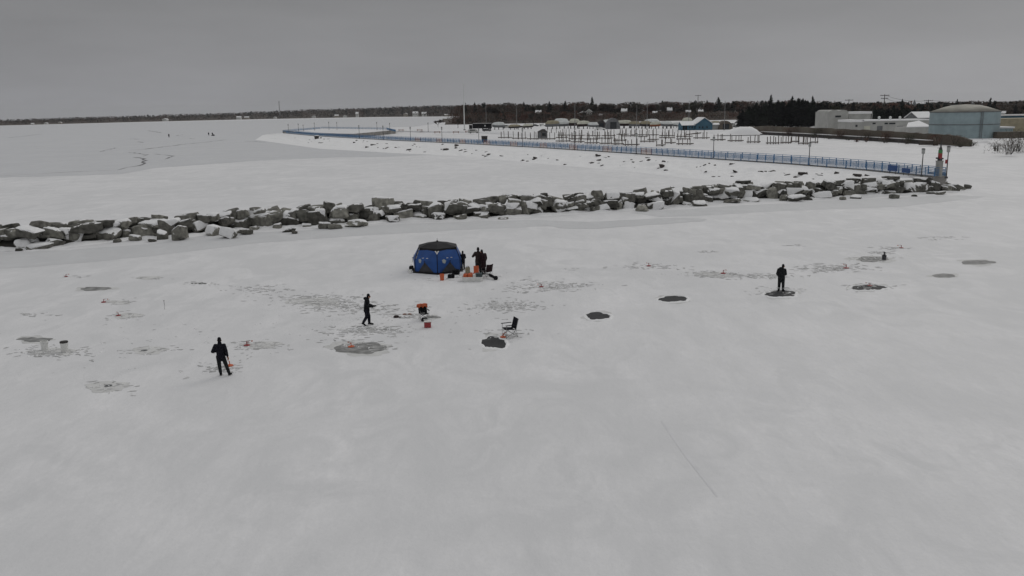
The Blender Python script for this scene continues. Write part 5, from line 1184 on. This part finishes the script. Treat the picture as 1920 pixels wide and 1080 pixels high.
# walking to the right, head bent over what he holds
p2 = person(at(689, 610), -math.pi / 2 + .12, 'person in black hooded coat walking right, head bent, holding something at the waist', dict(waist=(0, .01, 1.10), chest=(0, .04, 1.33), neck=(0, .07, 1.49), jaw=(0, .13, 1.55), head=(0, .14, 1.63), crown=(0, .14, 1.70), shl=(-.18, .05, 1.42), ell=(-.22, .07, 1.14), wrl=(-.10, .32, 1.08), hnl=(-.07, .41, 1.09), shr=(.18, .05, 1.42), elr=(.22, .06, 1.14), wrr=(.10, .32, 1.06), hnr=(.07, .41, 1.08), knl=(-.11, .10, .5), anl=(-.11, .10, .09), tol=(-.12, .28, .045), knr=(.11, -.02, .5), anr=(.11, -.24, .16), tor=(.12, -.12, .05)), 1.8, BLACK, NAVY, BLACK, BLACK, (True, True), 1.08, hood=True)
mb = MB(); mb.tube([(0, 0, 0), (0, .14, .03), (0, .5, .12)], [.018, .014, .004], 6); mb.lathe([(.03, -.03), (.04, 0), (.03, .03)], (0, .02, -.03), 8)
o = mb.build('fishing_rod', DARKM); o.matrix_world = Matrix.Translation(p2.location) @ Matrix.Rotation(-math.pi / 2 + .12, 4, 'Z') @ Matrix.Translation((0, .44, 1.12)); tag(o, 'short dark ice fishing rod in the hands of the walking person', 'fishing rod')
# the lone angler at the right, standing on the slush hole
p3 = person(at(1464, 546.5), -.35, 'person in dark coveralls standing on the right-hand slush hole, head turned right', dict(neck=(.02, .03, 1.49), jaw=(.07, .07, 1.56), head=(.08, .07, 1.64), crown=(.085, .06, 1.72), ell=(-.27, .02, 1.15), wrl=(-.20, .22, .98), hnl=(-.16, .29, .96), elr=(.25, .05, 1.15), wrr=(.14, .27, 1.02), hnr=(.10, .35, 1.0), knl=(-.12, .02, .5), anl=(-.13, 0, .09), tol=(-.18, .16, .045), knr=(.12, .02, .5), anr=(.13, -.02, .09), tor=(.2, .14, .045)), 1.76, GREYF, GREYF, BLACK, BLACK, (True, True), 1.15, hood=True)
for s in (-.13, .13):
    mb = MB(); mb.lathe([(.088, -.02), (.092, 0), (.088, .025)], (s, .0, .235), 12); mb.build('reflective_band', PALEM, p3)
# child by the tent, two adults beside the heap
p4 = person(at(868.5, 506), .5, 'smaller person in dark clothes standing right against the blue tent', dict(wrl=(-.24, .16, .98), hnl=(-.2, .24, .96), wrr=(.2, .18, 1.0), hnr=(.15, .25, 1.0)), 1.42, NAVY, BLACK, BLACK, BLACK, (True, True), 1.05)
p5 = person(at(897.5, 513.5), .1, 'taller of the two adults by the tent, brown coat, hands raised to the chest', dict(ell=(-.36, .02, 1.2), wrl=(-.14, .22, 1.28), hnl=(-.06, .25, 1.32), elr=(.3, .05, 1.18), wrr=(.12, .24, 1.24), hnr=(.05, .26, 1.28)), 1.93, BROWN, GREYF, BLACK, BLACK, (False, False), 1.12)
p6 = person(at(906.5, 515), .7, 'adult in a long dark maroon coat, right of the taller one by the tent', dict(neck=(-.02, .04, 1.48), jaw=(-.04, .09, 1.55), head=(-.045, .09, 1.63), crown=(-.045, .09, 1.71), ell=(-.24, .06, 1.14), wrl=(-.12, .26, 1.1), hnl=(-.06, .32, 1.1)), 1.84, MAROON, BLACK, BLACK, BLACK, (True, True), 1.15, long_coat=True)
for x, y, h_, lab in [(317, 257.5, 2.0, 'distant person standing alone on the grey lake ice'), (391.5, 254, 1.9, 'distant person left of the sled on the grey lake ice'), (398.5, 254.3, 1.9, 'distant person by the sled on the grey lake ice')]:
    o = copy_tree(p4); o.location = at(x, y); tag(o, lab, 'person'); o.scale = (h_ / 1.75 * 1.25,) * 2 + (h_ / 1.75,)
p = at(399.5, 254.6); root = empty('sled', p); tag(root, 'small dark loaded sled beside the distant person on the grey ice', 'sled')
mb = MB(); mb.box((0, 0, .25), (1.9, .8, .3)); mb.box((.3, 0, .6), (.9, .7, .5)); mb.build('load', BLACK, root, bevel=.05)
mb = MB(); mb.tube([(-1.1, -.3, .3), (-.8, -.3, .05), (.9, -.3, .05)], .05, 6); mb.tube([(-1.1, .3, .3), (-.8, .3, .05), (.9, .3, .05)], .05, 6); mb.build('runner', DARKM, root)

# ================================================================== THE TENT AND ITS HEAP
tp = at(818, 513.5); tp = tp + Vector((0, 1.75, 0)); tent = empty('pop_up_tent', tp, .06); tag(tent, 'blue and black six sided pop-up ice fishing tent with grey skirts', 'tent')
def hexp(R, z, k): a = math.radians(-90 + 60 * k); return Vector((R * math.cos(a), R * math.sin(a), z))
RB, RM, RT, ZM, ZT = 1.97, 1.95, 1.60, .98, 1.84
for k in range(6):
    a, b = hexp(RB, 0, k), hexp(RB, 0, k + 1); c, d = hexp(RM, ZM, k), hexp(RM, ZM, k + 1); e, f = hexp(RT, ZT, k), hexp(RT, ZT, k + 1)
    m = (c + d) / 2; out_ = Vector((m.x, m.y, 0)).normalized(); hub = m + out_ * .20
    n8 = 6; vs = []; rows_t = []
    # wall facets pulled out to the hub
    mb = MB(); ring = [a, a.lerp(b, .5), b, d, f, e.lerp(f, .5), e, c]
    mb.add(ring + [hub], [(i, (i + 1) % 8, 8) for i in range(8)])
    w = mb.build('wall_panel', TENTB, tent)
    nrm = out_
    # grey lower triangle (skirt facet), 6 mm proud
    g0 = a.lerp(b, .12); g1 = a.lerp(b, .88); hm = hub.lerp((a + b) / 2, .12)
    mb = MB(); o_ = out_ * .012 + Vector((0, 0, .012)); g2 = a.lerp(b, .5)
    mb.add([g0 + o_, g2 + o_, g1 + o_, hm + o_], [(0, 1, 3), (1, 2, 3)]); mb.build('lower_panel', TENTG, w)
    # clear window left of the hub
    def onf(u, v):      # point on the left facet between c, hub and e
        return c * (1 - u - v) + hub * u + e * v
    def onl(u, v): return c * (1 - u - v) + hub * u + a * v
    mb = MB(); o_ = out_ * .014
    q1, q2, q3, q4 = onf(.52, .14), onf(.36, .06), onl(.42, .16), onl(.60, .22)
    q5 = onf(.62, .1)
    mb.add([q1 + o_, q2 + o_, q3 + o_, q4 + o_, hub.lerp(c, .30) + o_], [(0, 1, 2, 3, 4)]); mb.build('window', CLEARW, w)
    # hub and straps
    mb = MB(); mb.lathe([(.03, -.02), (.06, 0), (.03, .02)], hub + out_ * .02, 10); mb.tube([hub + out_ * .03, hub + out_ * .05 - Vector((0, 0, .35))], .012, 4); mb.build('hub_strap', TENTK, w)
    mb = MB()
    for s in (-1, 1):
        t_ = hub.lerp(f if s > 0 else e, .22) + out_ * .015; mb.box(t_, (.14, .03, .035))
    mb.build('tape_tab', WHITEP, w)
    # black skirt on the snow
    mb = MB(); a2, b2 = hexp(RB + .22, .005, k), hexp(RB + .22, .005, k + 1); mb.add([a2, b2, b + Vector((0, 0, .12)), a + Vector((0, 0, .12))], [(0, 1, 2, 3)]); mb.build('ground_flap', TENTK, tent)
    # corner pole sleeve
    mb = MB(); mb.tube([a + Vector((0, 0, .02)), c, e], [.03, .03, .03], 6); mb.build('corner_pole', TENTK, tent)
mb = MB(); top = Vector((0, 0, 2.2)); ring = [hexp(RT + .05, ZT, k) for k in range(6)]; mid = [(ring[k] + ring[(k + 1) % 6]) / 2 * .98 + Vector((0, 0, .04)) for k in range(6)]
for k in range(6):
    r0, r1, mm = ring[k], ring[(k + 1) % 6], mid[k]; h0 = r0.lerp(top, .5) + Vector((0, 0, .05)); h1 = r1.lerp(top, .5) + Vector((0, 0, .05)); hm = mm.lerp(top, .5) + Vector((0, 0, .04))
    dr = Vector((0, 0, -.18)); out_ = Vector((mm.x, mm.y, 0)).normalized() * .06
    mb.add([r0, mm, r1, h1, hm, h0, top, r0 + dr + out_, mm + dr * .6 + out_, r1 + dr + out_], [(0, 1, 4, 5), (1, 2, 3, 4), (5, 4, 6), (4, 3, 6), (7, 8, 1, 0), (8, 9, 2, 1)])
mb.build('roof', TENTK, tent)
mb = MB(); mb.lathe([(.05, 2.19), (.09, 2.22), (.05, 2.25), (.015, 2.27), (.012, 2.42)], n=8); mb.build('roof_hub', TENTK, tent)
fc = hexp(RT + .13, ZT - .12, 0)
mb = MB(); mb.add([fc + Vector((-.17, -.03, 0)), fc + Vector((-.06, -.03, 0)), fc + Vector((0, -.05, -.13)), fc + Vector((.06, -.03, 0)), fc + Vector((.17, -.03, 0)), fc + Vector((0, -.05, -.27))], [(0, 5, 2, 1), (3, 2, 5, 4)]); mb.build('white_chevron', WHITEP, tent)
mb = MB(); e0 = hexp(RT, ZT, 5); c0_ = hexp(RM, ZM, 5)
for t0, t1 in ((.1, .35), (.42, .7), (.78, .95)):
    p0 = c0_.lerp(e0, t0); p1_ = c0_.lerp(e0, t1); mb.tube([p0 + Vector((.06, -.05, 0)), p1_ + Vector((.08, -.05, 0))], .05, 5)
mb.build('side_label', GREYM, tent)

def bucket(px, py, h, mat, label, lid=None, rz=0.0, tilt=0.0, s=1.0):
    root = empty('bucket', at(px, py), rz, s); root.rotation_euler = (tilt, 0, rz); tag(root, label, 'bucket')
    mb = MB(); mb.lathe([(.13, 0), (.135, .01), (.152, h - .06), (.162, h - .055), (.162, h - .02), (.158, h), (.145, h), (.14, h - .03), (.12, .03)], n=20); mb.build('pail', mat, root, smooth=False)
    mb = MB(); pts = [(.165 * math.cos(t), .03 - .10 * math.sin(t), h - .07 - .16 * math.sin(t)) for t in [math.pi * i / 8 for i in range(9)]]; mb.tube(pts, .005, 4); mb.build('handle', GREYM, root)
    if lid:
        mb = MB(); mb.lathe([(.168, h - .015), (.17, h + .03), (.155, h + .05), (.02, h + .055)], n=20); mb.build('lid', lid, root)
    return root
bucket(84.5, 656, .40, WHITEP, 'white plastic bucket without lid, left of the pair on the slush', s=1.2)
bucket(122, 659.5, .42, WHITEP, 'white plastic bucket with a dark lid, right of the pair on the slush', lid=SHINGLE, s=1.2)
bucket(829, 525.5, .44, ORANGE, 'orange red bucket standing in front of the tent', s=1.05)
bucket(1657.5, 487, .32, DARKM, 'small dark pail with a heater head beside the grey slush patch', s=1.1)
p = at(1657.5, 487); root = empty('propane_heater', (p.x, p.y, .36)); tag(root, 'small dark heater head standing on the dark pail at right', 'heater')
mb = MB(); mb.lathe([(.09, 0), (.1, .03), (.05, .08), (.05, .14), (.085, .17), (.07, .25), (.02, .27)], n=12); mb.build('burner', DARKM, root); mb = MB(); mb.tube([(.08, 0, .05), (.12, 0, .2)], .012, 5); mb.build('guard', GREYM, root)

def fold_chair(loc, rz, label, fabric, s=1.0):
    root = empty('folding_chair', loc, rz, s); tag(root, label, 'chair')
    # faces local -X
    mb = MB(); n = 7; vs = []
    for i in range(n):
        for j in range(n):
            u, v = i / (n - 1), j / (n - 1); vs.append((-.27 + .5 * u, -.26 + .52 * v, .47 - .05 * u - .06 * math.sin(math.pi * v) * (1 - .3 * u)))
    mb.add(vs, [(i * n + j, (i + 1) * n + j, (i + 1) * n + j + 1, i * n + j + 1) for i in range(n - 1) for j in range(n - 1)]); o = mb.build('seat', fabric, root, smooth=True); o.modifiers.new('t', 'SOLIDIFY').thickness = .025
    mb = MB(); vs = []
    for i in range(n):
        for j in range(n):
            u, v = i / (n - 1), j / (n - 1); vs.append((.20 + .15 * u + .05 * math.sin(math.pi * v), -.28 + .56 * v, .40 + .56 * u - .03 * math.cos(math.pi * (v - .5)) * (u > .9)))
    mb.add(vs, [(i * n + j, (i + 1) * n + j, (i + 1) * n + j + 1, i * n + j + 1) for i in range(n - 1) for j in range(n - 1)]); o = mb.build('backrest', fabric, root, smooth=True); o.modifiers.new('t', 'SOLIDIFY').thickness = .03
    for s_ in (-1, 1):
        mb = MB(); mb.box((-.06, s_ * .30, .665), (.56, .07, .03)); mb.build('armrest', fabric, root, bevel=.008)
        mb = MB(); mb.tube([(-.30, s_ * .28, 0), (-.28, s_ * .29, .66)], .012, 6); mb.build('leg', GREYM, root)
        mb = MB(); mb.tube([(.33, s_ * .28, 0), (.22, s_ * .29, .42), (.36, s_ * .285, .96)], .012, 6); mb.build('leg', GREYM, root)
        mb = MB(); mb.tube([(-.28, s_ * .28, .03), (.25, s_ * .28, .42)], .011, 5); mb.tube([(.32, s_ * .28, .03), (-.27, s_ * .28, .45)], .011, 5); mb.build('side_brace', GREYM, root)
    mb = MB(); mb.tube([(-.29, -.28, .03), (-.27, .28, .44)], .011, 5); mb.tube([(-.29, .28, .03), (-.27, -.28, .44)], .011, 5); mb.build('front_brace', GREYM, root)
    mb = MB(); mb.tube([(.31, -.28, .03), (.23, .28, .42)], .011, 5); mb.tube([(.31, .28, .03), (.23, -.28, .42)], .011, 5); mb.build('rear_brace', GREYM, root)
    return root
fold_chair(at(956, 631.5), .4, 'black folding camp chair facing left beside the open slush hole', NAVY, 1.06)
ch2 = fold_chair(at(795, 599), math.pi / 2 + .35, 'dark folding chair with an orange jacket over its back, left of the red cooler', BLACK, .86)
mb = MB(); vs = []; n = 10
J_ = [(-.03, .18), (.03, .04), (.0, -.02), (.06, -.03), (.11, .02), (.12, .16)]
for i in range(n + 1):
    v = -.36 + .72 * i / n
    for k_, (dx, dz) in enumerate(J_): vs.append((.33 + dx + .02 * math.sin(i * 2.3), v, .97 - dz * (1 + .35 * math.sin(i * 1.7 + k_)) - .05 * (abs(v) > .3)))
mb.add(vs, [(i * 6 + j, (i + 1) * 6 + j, (i + 1) * 6 + j + 1, i * 6 + j + 1) for i in range(n) for j in range(5)])
o = mb.build('jacket', ORANGE, None, smooth=True); o.modifiers.new('t', 'SOLIDIFY').thickness = .03; o.location = ch2.location; o.rotation_euler = ch2.rotation_euler; o.scale = ch2.scale; tag(o, 'orange jacket hung over the back of the dark folding chair', 'jacket')
fold_chair(at(913.5, 518.5), -.9, 'dark maroon folding chair right of the two adults', MAROON, 1.0)
root = empty('backpack', at(795.5, 599.8) + Vector((.05, -.34, 0))); tag(root, 'black bag on the snow under the chair with the orange jacket', 'bag')
mb = MB(); mb.box((0, 0, .10), (.36, .22, .20)); mb.build('bag', BLACK, root, bevel=.06); mb = MB(); mb.tube([(-.12, -.08, .19), (-.1, -.08, .26), (.1, -.08, .26), (.12, -.08, .19)], .014, 5); mb.build('strap', BLACK, root)

def cooler(px, py, w, d, h, body, lid, label, rz=0.0):
    root = empty('cooler', at(px, py), rz); tag(root, label, 'cooler')
    mb = MB(); mb.box((0, 0, h * .45), (w, d, h * .9)); mb.build('tub', body, root, bevel=.03)
    mb = MB(); mb.box((0, 0, h * .97), (w * 1.04, d * 1.06, h * .13)); mb.box((0, 0, h * 1.05), (w * .8, d * .8, h * .05)); mb.build('lid', lid, root, bevel=.012)
    mb = MB(); mb.tube([(-w * .54, -.01, h * .72), (-w * .56, 0, h * 1.28), (w * .56, 0, h * 1.28), (w * .54, -.01, h * .72)], .018, 6); mb.build('handle', WHITEP, root)
    return root
cooler(802, 613.8, .38, .28, .36, REDP, WHITEP, 'small red cooler with a white lid and handle', .08)
mb = MB(); o = None
# debris between angler and chair
root = empty('fur_hat', at(743, 595)); tag(root, 'small dark cap lying on the snow right of the walking angler', 'hat')
mb = MB(); mb.lathe([(.17, 0), (.17, .05), (.13, .10), (.04, .13)], n=12); mb.build('crown', BROWN, root, smooth=True); mb = MB(); mb.box((.2, -.02, .015), (.16, .2, .02)); mb.build('brim', BROWN, root, bevel=.006)
root = empty('glove_pair', at(759, 590)); tag(root, 'pair of reddish brown gloves lying on the snow behind the dark cap', 'gloves')
for q in (0, 1):
    VG = {'w': ((q * .3 - .1, 0, .03), .035), 'h': ((q * .3, .02, .035), (.03, .045))}; EG = [('w', 'h')]
    for i in range(4): VG[f'f{i}'] = ((q * .3 + .1 + .01 * (i % 2), .05 - .025 * i, .025), .012); EG.append(('h', f'f{i}'))
    VG['t'] = ((q * .3 + .02, .09, .025), .013); EG.append(('h', 't')); skin_build('glove', VG, EG, 'h', RUST, root, .008)
root = empty('marker_stick', at(308.8, 580)); tag(root, 'thin dark stick standing upright in the snow at left', 'stick')
mb = MB(); mb.tube([(0, 0, -.05), (.01, 0, .32), (-.005, 0, .58)], [.014, .012, .009], 6); mb.build('shaft', BARK, root); mb = MB(); mb.box((.01, 0, .55), (.05, .02, .05)); mb.build('tag', BARK, root)

# heap by the tent: pale sled, orange bags, orange board, green box, auger
p = at(885.5, 527); sledw = 39 * p.y / FPX
root = empty('sled', p, .02); tag(root, 'long pale plastic sled loaded with orange bags in front of the two adults', 'sled')
mb = MB(); L = sledw; prof = [(-.5, .36), (-.47, .12), (-.40, .02), (.42, .02), (.48, .10), (.5, .26)]
vs = [(s * L, y, z) for y in (-.30, -.24, .24, .30) for s, z in prof]
for i in range(6):
    vs[i] = (vs[i][0], vs[i][1], .30 if prof[i][1] < .28 else prof[i][1]); vs[18 + i] = (vs[18 + i][0], vs[18 + i][1], .30 if prof[i][1] < .28 else prof[i][1])
mb.add(vs, [(r * 6 + i, r * 6 + i + 1, (r + 1) * 6 + i + 1, (r + 1) * 6 + i) for r in range(3) for i in range(5)]); o = mb.build('tub', WHITEP, root); o.modifiers.new('t', 'SOLIDIFY').thickness = .03
mb = MB(); mb.tube([(-L * .5, -.32, .33), (L * .5, -.32, .31)], .022, 6); mb.tube([(-L * .5, .32, .33), (L * .5, .32, .31)], .022, 6); mb.build('rim', WHITEP, root)
def bag(px, py, z, w, h, mat, label, d=.4):
    p_ = at(px, py, 0); root = empty('duffel_bag', (p_.x, p_.y, z)); tag(root, label, 'bag')
    mb = MB(); mb.box((0, 0, h / 2), (w, d, h)); mb.box((w * .2, .02, h * .98), (w * .5, d * .6, h * .25)); mb.build('bag', mat, root, bevel=min(w, h, d) * .22); mb = MB(); mb.tube([(-w * .25, -d * .3, h), (-w * .15, -d * .3, h + .1), (w * .15, -d * .3, h + .1), (w * .25, -d * .3, h)], .014, 5); mb.build('strap', BLACK, root)
yb = 525.5
bag(873, yb, .06, .30, .42, ORANGE, 'orange bag at the left end of the pale sled'); bag(882, yb, .06, .36, .46, ORANGE, 'larger orange bag in the middle of the pale sled'); bag(890, yb, .06, .24, .40, WHITEP, 'small whitish bag between the orange ones and the green box')
root = empty('tackle_box', at(898.5, yb) + Vector((0, 0, .05)), .05); tag(root, 'grey green tackle box on the right end of the pale sled', 'box')
mb = MB(); mb.box((0, 0, .22), (.44, .36, .42)); mb.build('body', TEAL, root, bevel=.02); mb = MB(); mb.box((0, 0, .45), (.46, .38, .05)); mb.build('lid', TEAL, root, bevel=.01); mb = MB(); mb.tube([(-.1, 0, .47), (-.09, 0, .54), (.09, 0, .54), (.1, 0, .47)], .012, 5); mb.build('handle', DARKM, root)
root = empty('lounge_chair', at(893.5, 519.5), .1); tag(root, 'bright orange high backed folding seat in front of the taller adult', 'chair')
mb = MB(); mb.box((0, .12, .52), (.38, .05, .58), mat=Matrix.Rotation(-.18, 3, 'X')); mb.build('backrest', ORANGE, root, bevel=.02); mb = MB(); mb.box((-.05, -.2, .30), (.42, .5, .07)); mb.build('seat', ORANGE, root, bevel=.02)
for sx in (-.18, .16):
    mb = MB(); mb.tube([(sx, -.4, 0), (sx, -.4, .3)], .015, 5); mb.build('leg', DARKM, root); mb = MB(); mb.tube([(sx, .15, 0), (sx, .1, .35)], .015, 5); mb.build('leg', DARKM, root)
bag(846, 521, .0, .50, .26, BLACK, 'black bag on the snow right of the orange bucket', .35); bag(855, 514.5, .0, .55, .34, BLACK, 'black bag against the right foot of the tent', .4); bag(877, 513.5, 0, .35, .5, TANB, 'tan bag behind the orange bags by the tent', .3); bag(771.5, 507, 0, .34, .34, BLACK, 'small black bag at the left foot of the tent', .3)
bucket(769, 512, .26, WHITEP, 'small whitish pail at the left corner of the tent')
a = at(912, 520); b = at(929, 524.5); root = empty('ice_auger', a); tag(root, 'black ice auger lying on the snow right of the pale sled', 'auger')
d = b - a; mb = MB(); mb.tube([(0, 0, .30), d * .55 + Vector((0, 0, .16)), d + Vector((0, 0, .12))], [.02, .02, .02], 6); mb.build('shaft', DARKM, root)
mb = MB()
for i in range(14):
    q = d * (.30 + .05 * i) + Vector((0, 0, .22 - .008 * i)); mb.tube([q - Vector((.0, .09, .0)), q + Vector((.03, 0, .10)), q + Vector((.0, .09, 0)), q + Vector((.03, 0, -.09))], .03, 4)
mb.build('flight', BLACK, root); mb = MB(); mb.lathe([(.08, .0), (.15, .04), (.16, .2), (.1, .27)], d + Vector((.02, -.02, 0)), 12); mb.build('engine', BLACK, root); mb = MB(); mb.tube([Vector((0, -.2, .33)), Vector((0, .22, .33))], .018, 5); mb.build('handle', GREYM, root)

def tip_up(px, py, label, s=1.0, mat=REDP, flag=False):
    root = empty('tip_up', at(px, py), rS.uniform(0, 3), s); root.location.z = .008; tag(root, label, 'tip-up', 'red tip-ups over the fishing holes')
    mb = MB(); mb.lathe([(.02, .012), (.19, .0), (.20, .02), (.17, .05), (.02, .07)], n=18); mb.build('base_disc', mat, root)
    mb = MB(); mb.tube([(0, 0, .05), (0, 0, .26)], [.03, .02], 6); mb.box((.06, 0, .2), (.18, .03, .03)); mb.build('upright', mat, root)
    mb = MB(); mb.tube([(0, 0, .24), (.12, 0, .30), (.32, 0, .22)] if not flag else [(0, 0, .2), (-.3, 0, .75)], .006, 4); mb.build('flag_wire', DARKM, root)
    mb = MB(); mb.box((.32, 0, .22) if not flag else (-.3, 0, .72), (.09, .01, .07)); mb.build('flag', ORANGE, root)
for x, y, lab, s, m_ in [(463, 648, 'red tip-up on pale slush right of the nearest man', 1.0, REDP), (431, 686, 'orange red tip-up at the right foot of the nearest man', 1.0, ORANGE), (658.5, 650.5, 'orange tip-up on the large grey slush patch', 1.0, ORANGE), (943.5, 632.5, 'orange red tip-up at the front legs of the black folding chair', 1.0, ORANGE), (194.5, 567, 'small red tip-up at far left, farther of two', .9, REDP), (222, 592, 'dark red tip-up at left, nearer of two', .9, REDP), (1216.5, 499, 'red tip-up on trampled snow right of the tent', 1.0, REDP), (1356, 513, 'red tip-up on the pale slush left of the lone angler', 1.1, REDP), (1586.5, 503, 'red tip-up on trampled snow right of the lone angler', 1.2, REDP), (1631, 536, 'red tip-up at the rear of the rightmost dark hole', .9, REDP), (1015, 538, 'faint red tip-up on the trampled snow right of the tent heap', .9, REDP), (124, 519, 'tiny red tip-up near the boulders at far left', .8, REDP), (1690, 465, 'dark red tip-up behind the small dark heater', 1.0, REDP)]:
    tip_up(x, y, lab, s * .88, m_)

# ================================================================== the air over the lake
mb = MB(); mb.prism([(-5200, -30), (4200, -30), (4200, 8200), (-5200, 8200)], -1.2, 90)
hz_m = bpy.data.materials.new('haze'); hz_m.use_nodes = True; t = hz_m.node_tree; t.nodes.clear()
o_ = N(t, 'ShaderNodeOutputMaterial'); v_ = N(t, 'ShaderNodeVolumePrincipled'); v_.inputs['Color'].default_value = (.93, .96, 1, 1); v_.inputs['Density'].default_value = .00005
t.links.new(v_.outputs[0], o_.inputs['Volume'])
tag(mb.build('haze', hz_m), 'thin winter haze over the lake', kind='stuff')
